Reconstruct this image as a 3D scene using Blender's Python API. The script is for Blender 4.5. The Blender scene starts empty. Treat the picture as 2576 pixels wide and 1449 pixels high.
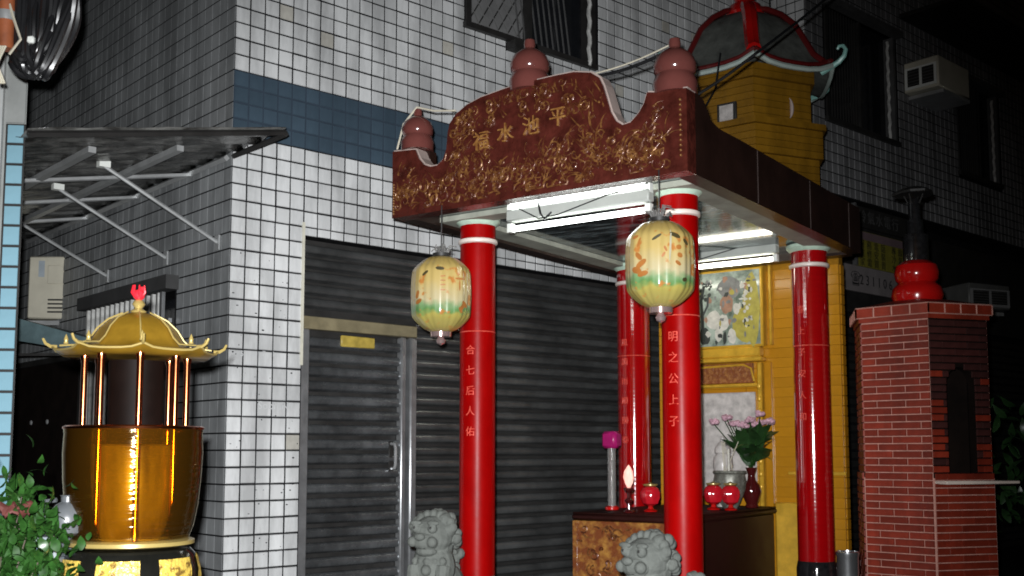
import bpy, bmesh, math, random
from mathutils import Vector, Matrix
R = math.radians
rnd = random.Random(7)
scene = bpy.context.scene
col = scene.collection

# ------------------------------------------------------------------ camera, world, light
CAMZ = 1.35
cam_d = bpy.data.cameras.new('camera'); cam = bpy.data.objects.new('camera', cam_d); col.objects.link(cam)
cam.location = (0, 0, CAMZ)
cam.rotation_euler = (R(90 + 5.401), 0, 0)
cam_d.sensor_width = 36.0; cam_d.lens = 36.0 * 2750 / 2576
cam_d.shift_y = 156.0 / 2576          # the picture is the upper part of a taller frame
cam_d.clip_start = 0.05; cam_d.clip_end = 300
scene.camera = cam

world = bpy.data.worlds.new('World'); scene.world = world; world.use_nodes = True
wn = world.node_tree.nodes; bg = wn['Background']
sky = wn.new('ShaderNodeTexSky'); sky.sky_type = 'NISHITA'; sky.sun_disc = False
sky.sun_elevation = R(2.0); sky.sun_rotation = R(200)
world.node_tree.links.new(sky.outputs[0], bg.inputs[0]); bg.inputs[1].default_value = 0.0025

# the photographer's flash, just above and left of the lens: it is what lights the walls
fl = bpy.data.lights.new('camera_flash', 'SPOT'); fl.energy = 2750; fl.shadow_soft_size = 0.025
fl.spot_size = R(73); fl.spot_blend = 1.0
fl.color = (0.97, 0.985, 1.0)
flo = bpy.data.objects.new('camera_flash', fl); col.objects.link(flo); flo.location = (-0.05, 0.0, CAMZ + 0.09)
flo.rotation_euler = (R(90 + 0.5), 0, R(5.5))

scene.view_settings.view_transform = 'Standard'; scene.view_settings.look = 'None'
scene.view_settings.exposure = 0.0; scene.view_settings.gamma = 1.0
scene.view_settings.use_curve_mapping = False
scene.render.engine = 'CYCLES'
scene.cycles.use_denoising = True
scene.cycles.filter_width = 1.8
scene.cycles.max_bounces = 6; scene.cycles.transparent_max_bounces = 8
scene.cycles.sample_clamp_indirect = 4.0

# ------------------------------------------------------------------ materials
MATS = {}
def mat(name, color, rough=0.5, metal=0.0, var=0.15, scale=6.0, bump=0.0, bscale=40.0, coat=0.0,
        emit=None, estr=0.0, trans=0.0, aniso=0.0, color2=None, tvar=0.0, alpha=1.0, stretch=None, ior=1.5, c2=(0.45, 0.75), spec=None, coatr=.06, stain=0.0, stains=(2.2, 2.2, .5)):
    m = bpy.data.materials.new(name); m.use_nodes = True
    nt = m.node_tree; n = nt.nodes; L = nt.links
    b = n['Principled BSDF']
    b.inputs['Roughness'].default_value = rough; b.inputs['Metallic'].default_value = metal
    b.inputs['IOR'].default_value = ior
    if rough >= .75: b.inputs['Specular IOR Level'].default_value = .08
    if spec is not None: b.inputs['Specular IOR Level'].default_value = spec
    if coat: b.inputs['Coat Weight'].default_value = coat; b.inputs['Coat Roughness'].default_value = coatr
    if trans: b.inputs['Transmission Weight'].default_value = trans
    if alpha < 1: b.inputs['Alpha'].default_value = alpha
    if aniso:
        b.inputs['Anisotropic'].default_value = aniso
        t = n.new('ShaderNodeTangent'); t.direction_type = 'RADIAL'; t.axis = 'Z'
        L.new(t.outputs[0], b.inputs['Tangent'])
    tc = n.new('ShaderNodeTexCoord'); src = tc.outputs['Object']
    if stretch:
        mp = n.new('ShaderNodeMapping'); mp.inputs['Scale'].default_value = stretch
        L.new(src, mp.inputs[0]); src = mp.outputs[0]
    no = n.new('ShaderNodeTexNoise'); no.inputs['Scale'].default_value = scale; no.inputs['Detail'].default_value = 6
    no.inputs['Roughness'].default_value = 0.62
    L.new(src, no.inputs['Vector'])
    rmp = n.new('ShaderNodeValToRGB')
    rmp.color_ramp.elements[0].position = c2[0] if color2 else 0.3
    rmp.color_ramp.elements[1].position = c2[1] if color2 else 0.7
    c = Vector(color)
    if color2:
        rmp.color_ramp.elements[0].color = (*color, 1); rmp.color_ramp.elements[1].color = (*color2, 1)
    else:
        rmp.color_ramp.elements[0].color = (*(c * (1 - var)), 1); rmp.color_ramp.elements[1].color = (*[min(1, x) for x in c * (1 + var)], 1)
    L.new(no.outputs['Fac'], rmp.inputs[0]); out = rmp.outputs[0]
    if tvar:
        at = n.new('ShaderNodeAttribute'); at.attribute_name = 'tv'
        oi = n.new('ShaderNodeObjectInfo')
        ad = n.new('ShaderNodeMath'); ad.operation = 'ADD'
        L.new(at.outputs['Fac'], ad.inputs[0]); L.new(oi.outputs['Random'], ad.inputs[1])
        fr = n.new('ShaderNodeMath'); fr.operation = 'FRACT'; L.new(ad.outputs[0], fr.inputs[0])
        mr = n.new('ShaderNodeMapRange'); mr.inputs[3].default_value = 1 - tvar; mr.inputs[4].default_value = 1 + tvar * 0.4
        L.new(fr.outputs[0], mr.inputs[0])
        mx = n.new('ShaderNodeVectorMath'); mx.operation = 'SCALE'
        L.new(out, mx.inputs[0]); L.new(mr.outputs[0], mx.inputs['Scale']); out = mx.outputs[0]
    if stain:
        ge = n.new('ShaderNodeNewGeometry'); ms = n.new('ShaderNodeMapping'); ms.inputs['Scale'].default_value = stains
        L.new(ge.outputs['Position'], ms.inputs[0])
        ns = n.new('ShaderNodeTexNoise'); ns.inputs['Scale'].default_value = 1.6; ns.inputs['Detail'].default_value = 8; ns.inputs['Roughness'].default_value = .68
        L.new(ms.outputs[0], ns.inputs['Vector'])
        sr = n.new('ShaderNodeMapRange'); sr.inputs[1].default_value = .38; sr.inputs[2].default_value = .60
        sr.inputs[3].default_value = 1 - stain; sr.inputs[4].default_value = 1.0
        L.new(ns.outputs['Fac'], sr.inputs[0])
        sx_ = n.new('ShaderNodeVectorMath'); sx_.operation = 'SCALE'; L.new(out, sx_.inputs[0]); L.new(sr.outputs[0], sx_.inputs['Scale']); out = sx_.outputs[0]
    L.new(out, b.inputs['Base Color'])
    rr = n.new('ShaderNodeMapRange'); rr.inputs[3].default_value = max(0.02, rough * 0.8); rr.inputs[4].default_value = min(1, rough * 1.25)
    L.new(no.outputs['Fac'], rr.inputs[0]); L.new(rr.outputs[0], b.inputs['Roughness'])
    if bump:
        n2 = n.new('ShaderNodeTexNoise'); n2.inputs['Scale'].default_value = bscale; n2.inputs['Detail'].default_value = 4
        L.new(src, n2.inputs['Vector'])
        bp = n.new('ShaderNodeBump'); bp.inputs['Strength'].default_value = bump; bp.inputs['Distance'].default_value = 0.01
        L.new(n2.outputs['Fac'], bp.inputs['Height']); L.new(bp.outputs[0], b.inputs['Normal'])
        if coat: L.new(bp.outputs[0], b.inputs['Coat Normal'])
    if emit:
        b.inputs['Emission Color'].default_value = (*emit, 1); b.inputs['Emission Strength'].default_value = estr
    MATS[name] = m
    return m

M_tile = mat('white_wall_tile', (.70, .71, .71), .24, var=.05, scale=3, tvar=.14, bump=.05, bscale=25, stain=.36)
M_tileold = mat('yellowed_wall_tile', (.58, .56, .50), .3, var=.12, scale=14, tvar=.2, stain=.3)
M_grout = mat('dark_grout', (.012, .012, .013), .9, var=.4, scale=12)
M_bluetile = mat('slate_blue_wall_tile', (.055, .085, .115), .3, var=.12, scale=3, tvar=.12, stain=.2)
M_bluegrout = mat('pale_blue_grout', (.035, .05, .07), .9)
M_sidetile = mat('darkened_side_tile', (.27, .28, .285), .4, var=.1, scale=2, tvar=.10, stain=.4)
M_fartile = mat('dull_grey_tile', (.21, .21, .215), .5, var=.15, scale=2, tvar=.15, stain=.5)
M_slat = mat('shutter_steel', (.17, .175, .175), .2, .65, var=.4, scale=5, bump=.3, bscale=14, stretch=(.3, 1, 1), tvar=.25, stain=.45, stains=(1.4, 1.4, 1.6))
M_doorslat = mat('door_shutter_steel', (.16, .168, .175), .26, .55, var=.35, scale=6, bump=.5, bscale=10, stretch=(.5, 1, 1), tvar=.25, stain=.5, stains=(2, 2, 1.5))
M_steel = mat('brushed_steel_frame', (.40, .41, .42), .34, .75, var=.2, scale=8)
M_whitest = mat('polished_handle', (.75, .76, .77), .2, .7)
M_dark = mat('dark_iron', (.025, .024, .023), .55, .2, var=.3)
M_black = mat('black_rubber', (.012, .012, .013), .42, var=.3, bump=.1, bscale=60)
M_beam = mat('brown_door_head', (.20, .17, .10), .5, var=.25, scale=9)
M_plate = mat('yellow_number_plate', (.42, .31, .06), .4, var=.25, scale=20)
M_trim = mat('cream_corner_trim', (.62, .60, .50), .45, var=.12, scale=8)
M_glass = mat('dark_window_glass', (.012, .013, .015), .12, var=.2)
M_grate = mat('grey_window_grate', (.10, .10, .10), .5, .3, var=.25)
M_rope = mat('pale_twisted_bar', (.50, .50, .48), .6, var=.35, scale=18)
M_red = mat('red_column_lacquer', (.29, .001, .001), .34, var=.12, scale=5, spec=.10, bump=.10, bscale=12, stain=.16, stains=(6, 6, 1.5))
M_red2 = mat('crimson_column_lacquer', (.34, .0012, .003), .10, var=.06, scale=2, coat=1.0, coatr=.035, bump=.06, bscale=2, stretch=(1.0, 1.0, 30), spec=.6)
M_red2.node_tree.nodes['Principled BSDF'].inputs['Coat IOR'].default_value = 2.2
M_redb = mat('red_gourd_glaze', (.42, .006, .005), .18, var=.12, scale=4, coat=.5)
M_ring = mat('white_column_ring', (.72, .62, .56), .35, var=.1)
M_cap = mat('pale_green_capital', (.48, .62, .50), .4, var=.2, scale=9)
M_colbase = mat('black_granite_base', (.012, .012, .013), .08, var=.5, scale=30, coat=.5)
M_gilt = mat('gilt_lettering', (.72, .10, .07), .3, .1, var=.3, scale=60)
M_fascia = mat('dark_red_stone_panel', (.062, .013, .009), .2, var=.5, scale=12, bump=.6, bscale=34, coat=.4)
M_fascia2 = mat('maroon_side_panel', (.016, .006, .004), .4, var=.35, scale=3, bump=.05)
M_goldc = mat('worn_gold_carving', (.085, .022, .009), .34, .25, scale=26, color2=(.27, .125, .035), coat=.1, bump=.4, bscale=60, c2=(.44, .66))
M_goldch = mat('gilt_panel_character', (.26, .11, .03), .3, .2, scale=40, color2=(.48, .27, .08), coat=.3)
M_edge = mat('pale_stone_edge', (.38, .30, .27), .5, var=.2)
M_finial = mat('pink_glazed_finial', (.125, .038, .032), .15, var=.15, scale=6, coat=.6)
M_ceil = mat('grey_marbled_ceiling', (.17, .21, .22), .09, scale=4, color2=(.010, .015, .016), stretch=(1.2, 5, 1), c2=(.42, .54), spec=.8)
M_soffit = mat('painted_soffit', (.30, .31, .26), .6, var=.3, scale=6)
M_white = mat('white_enamel', (.74, .76, .72), .35, var=.05)
M_housing = mat('grey_lamp_housing', (.40, .42, .39), .45, var=.1)
M_tube = mat('fluorescent_tube', (.9, .95, .95), .3, emit=(.95, 1.0, .96), estr=8.0)
M_tube2 = mat('warm_fluorescent_tube', (.9, .95, .9), .3, emit=(1.0, .97, .82), estr=13.0)
M_yellow = mat('ochre_glazed_tile', (.44, .195, .010), .22, var=.10, scale=7, tvar=.07, bump=.06, bscale=20)
M_yellow2 = mat('weathered_ochre_tile', (.23, .112, .008), .35, var=.25, scale=5, tvar=.14, bump=.08, bscale=20, stain=.35)
M_ygrout = mat('ochre_joint', (.28, .13, .010), .8, var=.2)
M_gold = mat('gilt_wood', (.62, .36, .035), .3, .25, var=.2, scale=12)
M_carved = mat('carved_red_brown_wood', (.20, .06, .018), .35, scale=30, color2=(.42, .19, .05), bump=.7, bscale=45)
M_roofg = mat('grey_roof_cement', (.075, .08, .072), .7, var=.4, scale=9, bump=.4, bscale=25)
M_ridge = mat('dark_red_ridge', (.10, .008, .008), .28, var=.2, coat=.3)
M_eave = mat('pale_jade_eave', (.42, .50, .46), .35, var=.15, scale=9)
M_jade = mat('jade_green_curl', (.28, .56, .50), .3, var=.15)
M_paper = mat('pale_print_paper', (.10, .13, .10), .2, scale=7, color2=(.38, .44, .37), coat=.8, c2=(.36, .6))
M_inkd = mat('dark_print_ink', (.03, .035, .03), .5, var=.3)
M_inkg = mat('grey_print_ink', (.16, .16, .15), .5, var=.3, scale=20)
M_inkb = mat('brown_print_ink', (.30, .16, .10), .5, var=.3, scale=20)
M_inkw = mat('white_print_ink', (.50, .48, .42), .5, var=.25, scale=20)
M_inky = mat('yellow_print_ink', (.34, .29, .05), .5, var=.25, scale=20)
M_altar = mat('dark_maroon_altar', (.020, .0045, .0035), .55, var=.3, spec=.12)
M_altarc = mat('carved_altar_front', (.16, .045, .014), .3, scale=14, color2=(.44, .22, .045), bump=.8, bscale=38, coat=.3)
M_stone = mat('carved_grey_stone', (.125, .133, .122), .75, var=.2, scale=14, bump=.35, bscale=90)
M_brick = mat('red_brick_tile', (.27, .030, .013), .42, var=.2, scale=9, tvar=.32, bump=.15, bscale=40, stain=.35)
M_bricks = mat('soot_stained_brick', (.045, .008, .006), .6, var=.4, scale=9, tvar=.3, bump=.1, bscale=40)
M_mortar = mat('pinkish_mortar', (.50, .26, .21), .85, var=.25, scale=20)
M_soot_shade = mat('soot_and_shade_black', (.008, .005, .004), .95, var=.4)  # soot inside the furnace, and the painted dark of the side opening
M_board = mat('pale_shelf_board', (.68, .58, .50), .5, var=.15)
M_brass = mat('spun_brass', (.62, .34, .055), .26, 1.0, var=.3, scale=3, aniso=.85, stretch=(1, 1, 3), bump=.03, bscale=9)
M_brassr = mat('gold_lacquer_roof', (.21, .118, .011), .32, .35, var=.2, scale=12)
M_brassl = mat('bright_gold_edge', (.30, .225, .075), .3, .3, var=.1)
M_copper = mat('copper_rod', (.50, .15, .06), .2, 1.0, var=.15)
M_pearl = mat('red_pearl', (.55, .015, .025), .22, var=.3, scale=30, coat=.5)
M_drum = mat('black_lacquer_drum', (.006, .006, .005), .10, var=.4)
M_gilt2 = mat('raised_gilt_relief', (.60, .42, .08), .33, .3, scale=45, color2=(.16, .09, .02), bump=.8, bscale=60, c2=(.5, .62))
M_lantern = None
M_clear = mat('clear_wrapper', (.34, .33, .32), .1, var=.05, trans=.6, bump=.8, bscale=40)
M_knob = mat('pinkish_chrome', (.70, .50, .48), .15, .8, var=.1)
M_pole = mat('painted_pole', (.50, .51, .50), .5, var=.12)
M_render = mat('grey_render', (.30, .31, .30), .8, var=.15, scale=5, bump=.1)
M_lblue = mat('light_blue_tile', (.24, .43, .52), .25, var=.08, tvar=.08)
M_cream = mat('cream_ac_casing', (.55, .52, .42), .45, var=.1, scale=5)
M_teal = mat('faded_teal_sheet', (.09, .14, .15), .5, var=.4, scale=5, bump=.2, bscale=9)
M_sheet = mat('grimy_clear_sheet', (.03, .029, .027), .22, scale=5, color2=(.20, .20, .19), bump=.8, bscale=12, stretch=(1, 2.2, 1), c2=(.38, .70), spec=.8)
M_rod = mat('galvanised_rod', (.46, .47, .47), .38, .5, var=.15)
M_leaf = mat('green_leaf', (.012, .042, .007), .5, var=.6, scale=25, spec=.1)
M_leafd = mat('dark_green_leaf', (.018, .05, .014), .35, var=.4, scale=12)
M_leafp = mat('pale_leaf', (.20, .25, .08), .4, var=.25, scale=12)
M_stem = mat('woody_stem', (.05, .04, .028), .7, var=.3)
M_pink = mat('pink_petal', (.50, .30, .36), .5, var=.35, scale=30)
M_magenta = mat('magenta_plastic', (.30, .008, .10), .3, var=.3)
M_redglass = mat('red_lotus_glass', (.42, .008, .016), .12, var=.3, scale=14, coat=.5, emit=(.8, .02, .04), estr=.05)
M_bulb = mat('lit_bulb', (.9, .6, .5), .3, emit=(1.0, .33, .26), estr=.75)
M_vase = mat('dark_red_vase', (.055, .006, .006), .08, var=.2, coat=.6)
M_porc = mat('pale_porcelain', (.46, .43, .41), .3, var=.3, scale=16)
M_can = mat('galvanised_can', (.42, .43, .44), .25, .9, var=.2)
M_whitebox = mat('white_plastic_sheet', (.20, .225, .25), .4, var=.1)
M_bluestripe = mat('blue_stripe', (.02, .06, .20), .45, var=.15)
M_greyshell = mat('grey_plastic_shell', (.07, .075, .08), .3, var=.2, coat=.3)
M_redcloth = mat('faded_red_cloth', (.055, .009, .006), .7, var=.4, scale=20)
M_cable = mat('black_cable', (.012, .012, .013), .28, var=.3)
M_wire = mat('pale_wire', (.52, .48, .38), .5, var=.2)
M_orange = mat('rusty_orange_paint', (.30, .085, .03), .6, var=.35, scale=8)
M_asphalt = mat('asphalt', (.05, .05, .05), .85, var=.3, scale=8, bump=.3, bscale=90)
M_sign = mat('yellow_sign_board', (.20, .18, .025), .5, var=.2)
M_signd = mat('white_sign_board', (.20, .18, .18), .5, var=.2)
M_farwall = mat('distant_grey_wall', (.20, .20, .20), .8, var=.2)

def lantern_mat():
    m = bpy.data.materials.new('painted_lantern_paper'); m.use_nodes = True
    n = m.node_tree.nodes; L = m.node_tree.links; b = n['Principled BSDF']
    b.inputs['Roughness'].default_value = .3; b.inputs['Coat Weight'].default_value = .9; b.inputs['Coat Roughness'].default_value = .08
    tc = n.new('ShaderNodeTexCoord'); sx = n.new('ShaderNodeSeparateXYZ'); L.new(tc.outputs['Object'], sx.inputs[0])
    no = n.new('ShaderNodeTexNoise'); no.inputs['Scale'].default_value = 14; no.inputs['Detail'].default_value = 5
    L.new(tc.outputs['Object'], no.inputs['Vector'])
    ad = n.new('ShaderNodeMath'); ad.operation = 'MULTIPLY_ADD'; ad.inputs[1].default_value = .10; L.new(no.outputs['Fac'], ad.inputs[0]); L.new(sx.outputs['Z'], ad.inputs[2])
    mr = n.new('ShaderNodeMapRange'); mr.inputs[1].default_value = -.15; mr.inputs[2].default_value = .28; L.new(ad.outputs[0], mr.inputs[0])
    rp = n.new('ShaderNodeValToRGB'); cr = rp.color_ramp
    for p, c in ((0.0, (.34, .28, .08)), (.15, (.34, .29, .07)), (.21, (.10, .22, .07)), (.27, (.18, .28, .13)), (.34, (.44, .38, .22)), (.6, (.46, .34, .12)), (1.0, (.38, .27, .075))):
        if p == 0: cr.elements[0].color = (*c, 1)
        elif p == 1: cr.elements[len(cr.elements) - 1].color = (*c, 1)
        else:
            e = cr.elements.new(p); e.color = (*c, 1)
    L.new(mr.outputs[0], rp.inputs[0])
    n3 = n.new('ShaderNodeTexNoise'); n3.inputs['Scale'].default_value = 26; n3.inputs['Detail'].default_value = 3; L.new(tc.outputs['Object'], n3.inputs['Vector'])
    n4 = n.new('ShaderNodeTexNoise'); n4.inputs['Scale'].default_value = 7; L.new(tc.outputs['Object'], n4.inputs['Vector'])
    mu = n.new('ShaderNodeMath'); mu.operation = 'MULTIPLY'; L.new(n3.outputs['Fac'], mu.inputs[0]); L.new(n4.outputs['Fac'], mu.inputs[1])
    r2 = n.new('ShaderNodeValToRGB'); r2.color_ramp.elements[0].position = .31; r2.color_ramp.elements[1].position = .37
    L.new(mu.outputs[0], r2.inputs[0])
    mx = n.new('ShaderNodeMix'); mx.data_type = 'RGBA'; L.new(r2.outputs[0], mx.inputs['Factor'])
    L.new(rp.outputs[0], mx.inputs['A']); mx.inputs['B'].default_value = (.42, .17, .04, 1)
    L.new(mx.outputs['Result'], b.inputs['Base Color'])
    bp = n.new('ShaderNodeBump'); bp.inputs['Strength'].default_value = .35; bp.inputs['Distance'].default_value = .01
    L.new(no.outputs['Fac'], bp.inputs['Height']); L.new(bp.outputs[0], b.inputs['Coat Normal'])
    return m
M_lantern = lantern_mat()

def amber_mat():
    m = bpy.data.materials.new('amber_acrylic'); m.use_nodes = True
    n = m.node_tree.nodes; L = m.node_tree.links; n.remove(n['Principled BSDF'])
    tr = n.new('ShaderNodeBsdfTransparent'); tr.inputs[0].default_value = (.95, .80, .34, 1)
    gl = n.new('ShaderNodeBsdfGlossy'); gl.inputs['Roughness'].default_value = .07; gl.inputs[0].default_value = (1, .9, .7, 1)
    fr = n.new('ShaderNodeFresnel'); fr.inputs[0].default_value = 1.6
    tc = n.new('ShaderNodeTexCoord'); no = n.new('ShaderNodeTexNoise'); no.inputs['Scale'].default_value = 3
    mp = n.new('ShaderNodeMapping'); mp.inputs['Scale'].default_value = (1, 1, 26); L.new(tc.outputs['Object'], mp.inputs[0]); L.new(mp.outputs[0], no.inputs['Vector'])
    bp = n.new('ShaderNodeBump'); bp.inputs['Strength'].default_value = .6; bp.inputs['Distance'].default_value = .01; L.new(no.outputs['Fac'], bp.inputs['Height'])
    L.new(bp.outputs[0], gl.inputs['Normal'])
    df = n.new('ShaderNodeBsdfDiffuse'); df.inputs[0].default_value = (.11, .046, .005, 1)
    m0 = n.new('ShaderNodeMixShader'); m0.inputs[0].default_value = .12; L.new(tr.outputs[0], m0.inputs[1]); L.new(df.outputs[0], m0.inputs[2])
    mx = n.new('ShaderNodeMixShader'); L.new(fr.outputs[0], mx.inputs[0]); L.new(m0.outputs[0], mx.inputs[1]); L.new(gl.outputs[0], mx.inputs[2])
    L.new(mx.outputs[0], n['Material Output'].inputs['Surface'])
    return m
M_amber = amber_mat()

# ------------------------------------------------------------------ mesh helpers
class MB:
    """Collects simple shapes into one mesh."""
    def __init__(s): s.v = []; s.f = []
    def add(s, vs, fs):
        o = len(s.v); s.v += [tuple(v) for v in vs]; s.f += [tuple(i + o for i in f) for f in fs]; return s
    def box(s, x0, x1, y0, y1, z0, z1):
        return s.add([(x0, y0, z0), (x1, y0, z0), (x1, y1, z0), (x0, y1, z0), (x0, y0, z1), (x1, y0, z1), (x1, y1, z1), (x0, y1, z1)],
                     [(0, 3, 2, 1), (4, 5, 6, 7), (0, 1, 5, 4), (1, 2, 6, 5), (2, 3, 7, 6), (3, 0, 4, 7)])
    def bbox(s, x0, x1, y0, y1, z0, z1, b=.004):
        """box with chamfered vertical and horizontal edges"""
        bm = bmesh.new(); bmesh.ops.create_cube(bm, size=1)
        for v in bm.verts:
            v.co = Vector((x0 if v.co.x < 0 else x1, y0 if v.co.y < 0 else y1, z0 if v.co.z < 0 else z1))
        bmesh.ops.bevel(bm, geom=bm.edges[:], offset=b, segments=1, affect='EDGES')
        return s.bm(bm)
    def bm(s, bm):
        bm.verts.index_update()
        s.add([v.co[:] for v in bm.verts], [[v.index for v in f.verts] for f in bm.faces]); bm.free(); return s
    def lathe(s, prof, seg=24, c=(0, 0, 0), wob=None, rot=0.0):
        vs = []; fs = []; n = len(prof)
        for i in range(seg):
            a = 2 * math.pi * i / seg + rot
            for j, (r, z) in enumerate(prof):
                rr = r * (wob(a, z) if wob else 1)
                vs.append((c[0] + rr * math.cos(a), c[1] + rr * math.sin(a), c[2] + z))
        for i in range(seg):
            k = (i + 1) % seg
            for j in range(n - 1):
                fs.append((i * n + j, k * n + j, k * n + j + 1, i * n + j + 1))
        o = len(vs)
        if prof[0][0] > 1e-4: fs.append(tuple(i * n for i in range(seg - 1, -1, -1)))
        if prof[-1][0] > 1e-4: fs.append(tuple(i * n + n - 1 for i in range(seg)))
        return s.add(vs, fs)
    def tube(s, pts, r, seg=6, r2=None, closed=False):
        pts = [Vector(p) for p in pts]; n = len(pts); vs = []; fs = []
        up = None
        for i, p in enumerate(pts):
            d = (pts[min(i + 1, n - 1)] - pts[max(i - 1, 0)])
            if d.length < 1e-9: d = Vector((0, 0, 1))
            d.normalize()
            if up is None:
                up = Vector((0, 0, 1)) if abs(d.z) < .9 else Vector((1, 0, 0))
            x = d.cross(up)
            if x.length < 1e-6: x = d.orthogonal()
            x.normalize(); y = x.cross(d).normalized(); up = y
            t = i / max(1, n - 1)
            if callable(r): rr = r(t)
            else: rr = r if r2 is None else r + (r2 - r) * t
            for k in range(seg):
                a = 2 * math.pi * k / seg
                vs.append(p + x * (rr * math.cos(a)) + y * (rr * math.sin(a)))
        for i in range(n - 1):
            for k in range(seg):
                q = (k + 1) % seg
                fs.append((i * seg + k, i * seg + q, (i + 1) * seg + q, (i + 1) * seg + k))
        fs.append(tuple(range(seg - 1, -1, -1))); fs.append(tuple((n - 1) * seg + k for k in range(seg)))
        return s.add(vs, fs)
    def ball(s, c, r, seg=12, ring=8, sc=(1, 1, 1), mtx=None):
        vs = []; fs = []
        for j in range(1, ring):
            p = math.pi * j / ring
            for i in range(seg):
                a = 2 * math.pi * i / seg
                vs.append(Vector((r * sc[0] * math.sin(p) * math.cos(a), r * sc[1] * math.sin(p) * math.sin(a), r * sc[2] * math.cos(p))))
        vs.append(Vector((0, 0, r * sc[2]))); vs.append(Vector((0, 0, -r * sc[2])))
        if mtx: vs = [mtx @ v for v in vs]
        vs = [v + Vector(c) for v in vs]
        for j in range(ring - 2):
            for i in range(seg):
                k = (i + 1) % seg
                fs.append((j * seg + i, (j + 1) * seg + i, (j + 1) * seg + k, j * seg + k))
        T = (ring - 1) * seg
        for i in range(seg):
            k = (i + 1) % seg
            fs.append((T, i, k)); fs.append((T + 1, (ring - 2) * seg + k, (ring - 2) * seg + i))
        return s.add(vs, fs)
    def prism(s, poly, n0, n1, axis='y'):
        """polygon in (x,z) swept along y (or in (y,z) swept along x, or (x,y) along z)"""
        k = len(poly)
        def P(a, b, h): return {'y': (a, h, b), 'x': (h, a, b), 'z': (a, b, h)}[axis]
        vs = [P(a, b, n0) for a, b in poly] + [P(a, b, n1) for a, b in poly]
        fs = [tuple(range(k)), tuple(range(2 * k - 1, k - 1, -1))]
        for i in range(k):
            j = (i + 1) % k; fs.append((i, i + k, j + k, j))
        return s.add(vs, fs)
    def mesh(s, name, smooth=True, ang=38):
        me = bpy.data.meshes.new(name); me.from_pydata(s.v, [], s.f); me.update()
        bm = bmesh.new(); bm.from_mesh(me); bmesh.ops.recalc_face_normals(bm, faces=bm.faces[:]); bm.to_mesh(me); bm.free()
        if smooth:
            me.polygons.foreach_set('use_smooth', [True] * len(me.polygons)); me.set_sharp_from_angle(angle=R(ang))
        return me
    def build(s, name, m, parent=None, loc=None, rot=None, smooth=True, kind=None):
        return put(name, s.mesh(name, smooth), m, parent, loc, rot, kind)

def put(name, me, m, parent=None, loc=None, rot=None, kind=None):
    if m and not me.materials: me.materials.append(m)
    o = bpy.data.objects.new(name, me); col.objects.link(o)
    if parent: o.parent = parent
    if loc is not None: o.location = loc
    if rot is not None: o.rotation_euler = rot
    if kind: o['kind'] = kind
    return o
def thing(name, label, cat, loc=(0, 0, 0), rz=0.0, group=None):
    o = bpy.data.objects.new(name, None); col.objects.link(o); o.empty_display_size = .1
    o.location = loc; o.rotation_euler = (0, 0, rz); o['label'] = label; o['category'] = cat
    if group: o['group'] = group
    return o
def tag(o, label, cat, group=None):
    o['label'] = label; o['category'] = cat
    if group: o['group'] = group
    return o
def text_mesh(body, size, extrude=.002):
    cu = bpy.data.curves.new('lettering', 'FONT'); cu.body = body; cu.size = size; cu.extrude = extrude
    cu.align_x = 'CENTER'; cu.align_y = 'CENTER'; cu.resolution_u = 3
    ob = bpy.data.objects.new('lettering', cu); col.objects.link(ob)
    dg = bpy.context.evaluated_depsgraph_get(); dg.update()
    me = bpy.data.meshes.new_from_object(ob.evaluated_get(dg))
    bpy.data.objects.remove(ob); bpy.data.curves.remove(cu)
    return me

# ------------------------------------------------------------------ frames of reference
A = R(48)
K = Vector((-1.8506, 7.08, 0))                       # street corner of the tiled building
bld_rot = R(42)                                      # local x runs along its front wall, local y into it
def bl(x, y, z=0):
    return K + Vector((math.sin(A), math.cos(A), 0)) * x + Vector((-math.cos(A), math.sin(A), 0)) * y + Vector((0, 0, z))
C2 = Vector((0.9318, 6.0, 0))                        # near right column of the shrine
sh_rot = R(-35)                                      # local x along the shrine's front, local y to its back
E1 = Vector((math.cos(R(35)), -math.sin(R(35)), 0)); E2 = Vector((math.sin(R(35)), math.cos(R(35)), 0))
def sp(a, b, z=0): return C2 + E1 * a + E2 * b + Vector((0, 0, z))

# ------------------------------------------------------------------ ground
g = MB().box(-40, 40, -20, 60, -.3, 0).build('ground', M_asphalt, smooth=False); g['kind'] = 'structure'

# ------------------------------------------------------------------ tiled walls
def tile_mesh(name, w, h, d=.007, ch=.004):
    x, z = w / 2, h / 2
    vs = [(-x, 0, -z), (x, 0, -z), (x, 0, z), (-x, 0, z), (-x + ch, -d, -z + ch), (x - ch, -d, -z + ch), (x - ch, -d, z - ch), (-x + ch, -d, z - ch)]
    fs = [(4, 5, 6, 7), (0, 1, 5, 4), (1, 2, 6, 5), (2, 3, 7, 6), (3, 0, 4, 7)]
    me = bpy.data.meshes.new(name); me.from_pydata(vs, [], fs); me.update(); return me
TV, TF = None, None
def joined_tiles(name, placed, m, parent, w, h, d=.007, ch=.004):
    """placed: list of (matrix, seed). one mesh, per-face value 'tv'"""
    x, z = w / 2, h / 2
    base = [Vector(p) for p in ((-x, 0, -z), (x, 0, -z), (x, 0, z), (-x, 0, z), (-x + ch, -d, -z + ch), (x - ch, -d, -z + ch), (x - ch, -d, z - ch), (-x + ch, -d, z - ch))]
    fb = [(4, 5, 6, 7), (0, 1, 5, 4), (1, 2, 6, 5), (2, 3, 7, 6), (3, 0, 4, 7)]
    vs = []; fs = []; tv = []
    for mt, sd in placed:
        o = len(vs); vs += [(mt @ p)[:] for p in base]; fs += [tuple(i + o for i in f) for f in fb]; tv += [sd] * 5
    me = bpy.data.meshes.new(name); me.from_pydata(vs, [], fs); me.update()
    at = me.attributes.new('tv', 'FLOAT', 'FACE'); at.data.foreach_set('value', tv)
    return put(name, me, m, parent, kind='stuff')

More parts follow.
